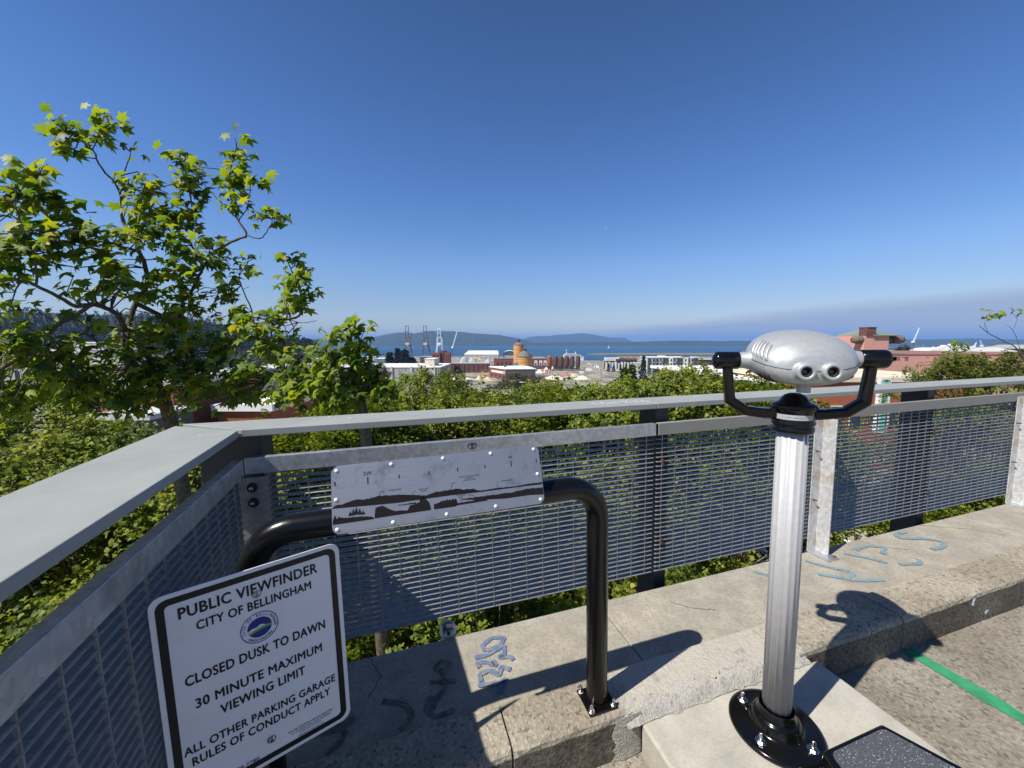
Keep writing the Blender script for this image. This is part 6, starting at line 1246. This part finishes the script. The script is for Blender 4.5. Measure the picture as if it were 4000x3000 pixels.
# marina at far right
rr = random.Random(14)
for i, (a, b, tp, Y, wl, rf, lb) in enumerate(((3540, 3640, 1368, 420, 'white_wall', 'dark_grey', 'white marina house with dark gabled roof beyond the pink wall'), (3632, 3742, 1372, 380, 'dark_grey', 'white_roof', 'long white-roofed marina shed with dark openings'), (3725, 3790, 1373, 360, 'white_wall', 'pale_grey', 'white marina shed with arched front'), (3770, 3850, 1368, 400, 'dark_grey', 'pale_grey', 'grey-roofed marina shed with dark gable'), (3830, 3970, 1375, 300, 'grey_wall', 'pale_grey', 'large pale grey metal roof at the right end of the pink wall'), (3965, 4200, 1363, 320, 'dark_grey', 'grey_wall', 'dark grey building at the right edge beyond the pink wall'))):
    t, w, h = building('marina_shed', lb, a, b, tp, Y, 24, wl, rf, .4, 0); windows(t, w, h, 6, 1, 'window' if wl != 'dark_grey' else 'white_wall', .05, .95, .55, .9, .35, .6)
    mb = MB(); mb.add([(-.5, -.5, h + .36), (w + .5, -.5, h + .36), (w + .5, 24.5, h + .36), (-.5, 24.5, h + .36), (0, 12, h + 3.4), (w, 12, h + 3.4)], [(0, 1, 5, 4), (2, 3, 4, 5), (1, 2, 5), (3, 0, 4)]); mb.build('gable_roof', rf, t)
def yacht(px0, px1, ptop, pb, Y, label, masts=0):
    k = mpp(Y); p = at(px0, pb, Y); z0 = zof(px0, pb, Y); L = (px1 - px0) * k; hgt = zof(px0, ptop, Y) - z0; t = thing('motor_yacht', label, 'boat', Matrix.Translation((p.x, Y, z0))); w = L * .16
    mb = MB(); mb.prism([(0, 0), (L * .9, 0), (L, hgt * .42), (0, hgt * .36)], 0, w, Matrix.Translation((0, w, 0)) @ Matrix.Rotation(R(90), 4, 'X')); mb.build('hull', 'boat', t); mb = MB(); mb.prism([(L * .08, hgt * .37), (L * .8, hgt * .40), (L * .7, hgt * .66), (L * .12, hgt * .66)], .3, w - .3, Matrix.Translation((0, w, 0)) @ Matrix.Rotation(R(90), 4, 'X')); dk = mb.build('deckhouse', 'boat', t)
    mb = MB(); mb.box(L * .14, L * .68, .2, .29, hgt * .46, hgt * .56); mb.build('window_band', 'window', dk); mb = MB(); mb.prism([(L * .3, hgt * .665), (L * .55, hgt * .665), (L * .48, hgt * .9), (L * .34, hgt * .9)], w * .2, w * .8, Matrix.Translation((0, w, 0)) @ Matrix.Rotation(R(90), 4, 'X')); mb.build('bridge', 'boat', t); mb = MB(); mb.tube([(L * .42, w / 2, hgt * .9), (L * .42, w / 2, hgt * 1.15)], L * .006, 5); mb.build('mast', 'boat', t)
yacht(3680, 3800, 1341, 1362, 640, 'large white motor yacht on the hard beyond the marina sheds'); yacht(3700, 3738, 1350, 1362, 600, 'small white yacht in front of the large motor yacht'); yacht(3905, 3945, 1352, 1362, 640, 'small white boat beyond the grey metal roof'); yacht(3960, 3990, 1352, 1361, 660, 'white boat at the right edge before the bay'); yacht(3640, 3665, 1354, 1363, 640, 'small white boat left of the large motor yacht')
for i in range(14):
    px = 3545 + i * 31 + rr.uniform(-8, 8); Y = 700; p = at(px, 1360, Y); mb = MB(); mb.tube([(0, 0, 0), (0, 0, zof(px, 1346 + rr.uniform(0, 6), Y) - gz(Y))], .16, 5); mb.prism([(-3, -.9), (2.4, -.9), (3.6, 0), (2.4, .9), (-3, .9)], .0, zof(px, 1361, Y) - gz(Y)); mb.tube([(-2.5, 0, zof(px, 1359, Y) - gz(Y)), (.1, 0, zof(px, 1359, Y) - gz(Y))], .25, 5)
    o = mb.build('moored_sailboat', 'boat'); o.matrix_world = Matrix.Translation((p.x, Y, gz(Y))); tag(o, 'bare-masted white sailboat in the marina row beyond the pink wall', 'boat', 'moored sailboats in the marina')
# tan parapet in the middle distance and street lamps
t, w, h = building('tan_building', 'tan-walled building with brown parapet just above the cap rail', 1893, 1990, 1562, 48, 5, 'cream', 'dirt', .15, .35); windows(t, w, h, 4, 1, 'window', .05, .95, .5, .85, .4, .5)
def lamp(px, py, Y, label):
    p = at(px, py, Y); t = thing('street_lamp', label, 'street lamp', Matrix.Translation((p.x + 1.6, Y, gz(Y)))); hg = p.z - gz(Y); mb = MB(); mb.tube([(0, 0, 0), (0, 0, hg - .5), (-.2, 0, hg - .1), (-1.2, 0, hg)], [.1, .08, .06, .05], 8); mb.build('pole', 'pole', t); mb = MB(); mb.lathe([(.02, -.10), (.2, -.06), (.24, 0), (.15, .07), (.02, .09)], 14, Matrix.Translation((-1.55, 0, hg)) @ Matrix.Diagonal((2.0, .8, .7, 1))); mb.build('lamp_head', 'lamp_white', t)
lamp(2037, 1493, 62, 'white street lamp head above the middle street trees'); lamp(1590, 1560, 50, 'street lamp below the long grey building'); lamp(2900, 1480, 60, 'street lamp by the white-roofed shed')
t = thing('utility_pole', 'grey utility pole beyond the small plane tree', 'pole', frame(1262, 46)); hg = zof(1262, 1490, 46) - gz(46); mb = MB(); mb.tube([(0, 0, 0), (0, 0, hg)], [.16, .12], 8); mb.build('pole', 'wood', t); mb = MB(); mb.box(-1.1, 1.1, -.06, .06, hg - .8, hg - .65); mb.build('crossarm', 'wood', t)
# roads, street and cars below at right
def sheet(name, P, mat, dz=.02):
    mb = MB(); mb.add([(x, y, gz(y) + dz) for x, y in P], [tuple(range(len(P)))]); tag(mb.build(name, mat), kind='structure')
sheet('road', [(-60, 12), (60, 30), (60, 34.8), (-60, 24)], 'asphalt'); sheet('road', [(7, 6), (16, 6), (20, 12), (24, 19.0), (14, 16.0)], 'asphalt', .012)
mb = MB()
for i in range(7): x = 13.5 + i * 1.15; mb.add([(x, 19.6 + i * .345, gz(20) + .028), (x + .6, 19.78 + i * .345, gz(20) + .028), (x + .1, 22.6 + i * .345, gz(20) + .028), (x - .5, 22.4 + i * .345, gz(20) + .028)], [(0, 1, 2, 3)])
tag(mb.build('crosswalk', 'white_roof'), kind='structure')
for i, (x, y, mt, rz, lb) in enumerate(((15.5, 15.2, 'car_dark', .3, 'dark car on the street seen through the grating right of the post'), (20.5, 24.6, 'boat', .3, 'white car on the street behind the green vertical sign'), (13.0, 25.0, 'boat', .3, 'white car on the street behind the viewfinder column'), (26.0, 27.0, 'car_grey', .3, 'grey car on the street at far right below the railing'))):
    tt = van(2000, 1500, lb, mt, 4.6, 1.5, Y=20, rz=rz, name='parked_car', cat='car'); tt.matrix_world = Matrix.Translation((x, y, gz(y) + .04)) @ Matrix.Rotation(rz, 4, 'Z')
rs = np.random.RandomState(41); C = []; S = []
for i in range(520):
    px = rs.uniform(1250, 3300); Y = 290 * (1080 / 290) ** rs.uniform(0, 1); X = at(px, 1400, Y).x
    if 90 < X < 350 and Y > 930: continue
    if math.sin(X * .021 + 1.3) + math.sin(Y * .017 + X * .008) + rs.normal() * .5 < .15: continue
    k = 26; w = rs.uniform(2, 9); q = rs.normal(size=(k, 3)) * np.array([w, w * .6, .5]); q[:, 2] = np.abs(q[:, 2]) * rs.uniform(.5, 2.4); C.append(q + np.array([X, Y, gz(Y)])); S.append(np.full(k, rs.uniform(.1, .9)))
me = leaves_mesh('scrub', np.vstack(C), 1.5, 'blade', 6, .6, np.hstack(S)); o = bpy.data.objects.new('scrub', me); COL.objects.link(o); me.materials.append(M['leaf_olive']); tag(o, 'dry scrub and weeds over the waterfront waste ground', 'scrub', kind='stuff')
rr = random.Random(21)
for i, (px, py, w_, h_, mt, lb) in enumerate(((2330, 1436, 14, 3.2, 'boat', 'white site cabin right of the white van'), (2348, 1447, 8, 3.0, 'cream', 'small cream ticket booth on the pale ground'), (2322, 1428, 18, 2.6, 'pale_grey', 'pale storage container left of the container row'), (2300, 1424, 10, 2.6, 'white_wall', 'white storage container behind the white van'), (1985, 1503, 9, 2.6, 'boat', 'white site cabin under the brick corner of the white-roofed building'), (1835, 1493, 10, 2.6, 'car_grey', 'grey storage container on the rubble bank'), (1760, 1476, 9, 2.6, 'white_wall', 'white storage container below the brick ruin'), (2520, 1452, 12, 2.6, 'white_wall', 'white storage container left of the apartment cars'), (2420, 1456, 10, 2.6, 'teal', 'teal storage container below the container row'), (1720, 1401, 16, 3.5, 'white_wall', 'white shed under the pale blue gantry crane'), (1545, 1399, 20, 3.5, 'white_wall', 'white tank shed behind the conifers'))):
    p = foot(px, py); t = thing('site_cabin', lb, 'cabin', Matrix.Translation(p) @ Matrix.Rotation(rr.uniform(-.3, .3), 4, 'Z')); mb = MB(); mb.box(-w_ / 2 * .6, w_ / 2 * .6, 0, 2.6, -.3, h_); mb.build('body', mt, t); mb = MB(); mb.box(-w_ / 2 * .62, w_ / 2 * .62, -.1, 2.7, h_ + .002, h_ + .2); mb.build('roof', 'white_roof', t); mb = MB(); mb.box(-w_ * .2, -w_ * .1, -.06, -.01, .05, h_ * .8); mb.build('door', 'dark_grey', t)
for i, (px, Y, pt) in enumerate(((1250, 140, 1430), (1420, 220, 1412), (1990, 250, 1452), (2160, 300, 1440), (2350, 380, 1405), (2560, 330, 1418), (2650, 260, 1425), (3560, 200, 1358), (3720, 240, 1352), (700, 120, 1420))):
    t = thing('utility_pole', 'thin grey utility pole with crossarm rising over the town', 'pole', frame(px, Y), 'utility poles across the town'); hg = zof(px, pt, Y) - gz(Y); mb = MB(); mb.tube([(0, 0, 0), (0, 0, hg)], [.2, .13], 6); mb.build('pole', 'wood', t); mb = MB(); mb.box(-1.3, 1.3, -.07, .07, hg - .9, hg - .7); mb.build('crossarm', 'wood', t)
# small crescent moon
p = at(2368, 888, 30000); mb = MB(); n = 16; r = 7 * 30000 / F_PX; vs = []
for i in range(n + 1): a = R(200 + 110 * i / n); vs += [(r * math.cos(a), -60, r * math.sin(a)), (r * .86 * math.cos(a) + r * .1 * math.sin(R(180 * i / n)) * -.0, -60, r * (.86 + .14 * (1 - math.sin(R(180 * i / n)))) * math.sin(a))]
mb.add(vs, [(2 * i, 2 * i + 1, 2 * i + 3, 2 * i + 2) for i in range(n)]); o = mb.build('moon', 'boat'); o.matrix_world = Matrix.Translation(p); tag(o, kind='structure')

# ================================================================== HAZE over the bay
hz_ = MB(); hz_.box(-32000, 32000, -3000, 29000, SEA_Z - 8, 420)
m = bpy.data.materials.new('haze'); m.use_nodes = True; nt = m.node_tree; nt.nodes.clear(); out = nt.nodes.new("ShaderNodeOutputMaterial"); pv = nt.nodes.new("ShaderNodeVolumePrincipled")
pv.inputs["Color"].default_value = (.27, .53, 1.0, 1); pv.inputs["Density"].default_value = 0.000085; pv.inputs["Anisotropy"].default_value = 0.0; nt.links.new(pv.outputs[0], out.inputs["Volume"])
M['haze'] = m; o = hz_.build('haze', 'haze'); tag(o, kind='stuff')
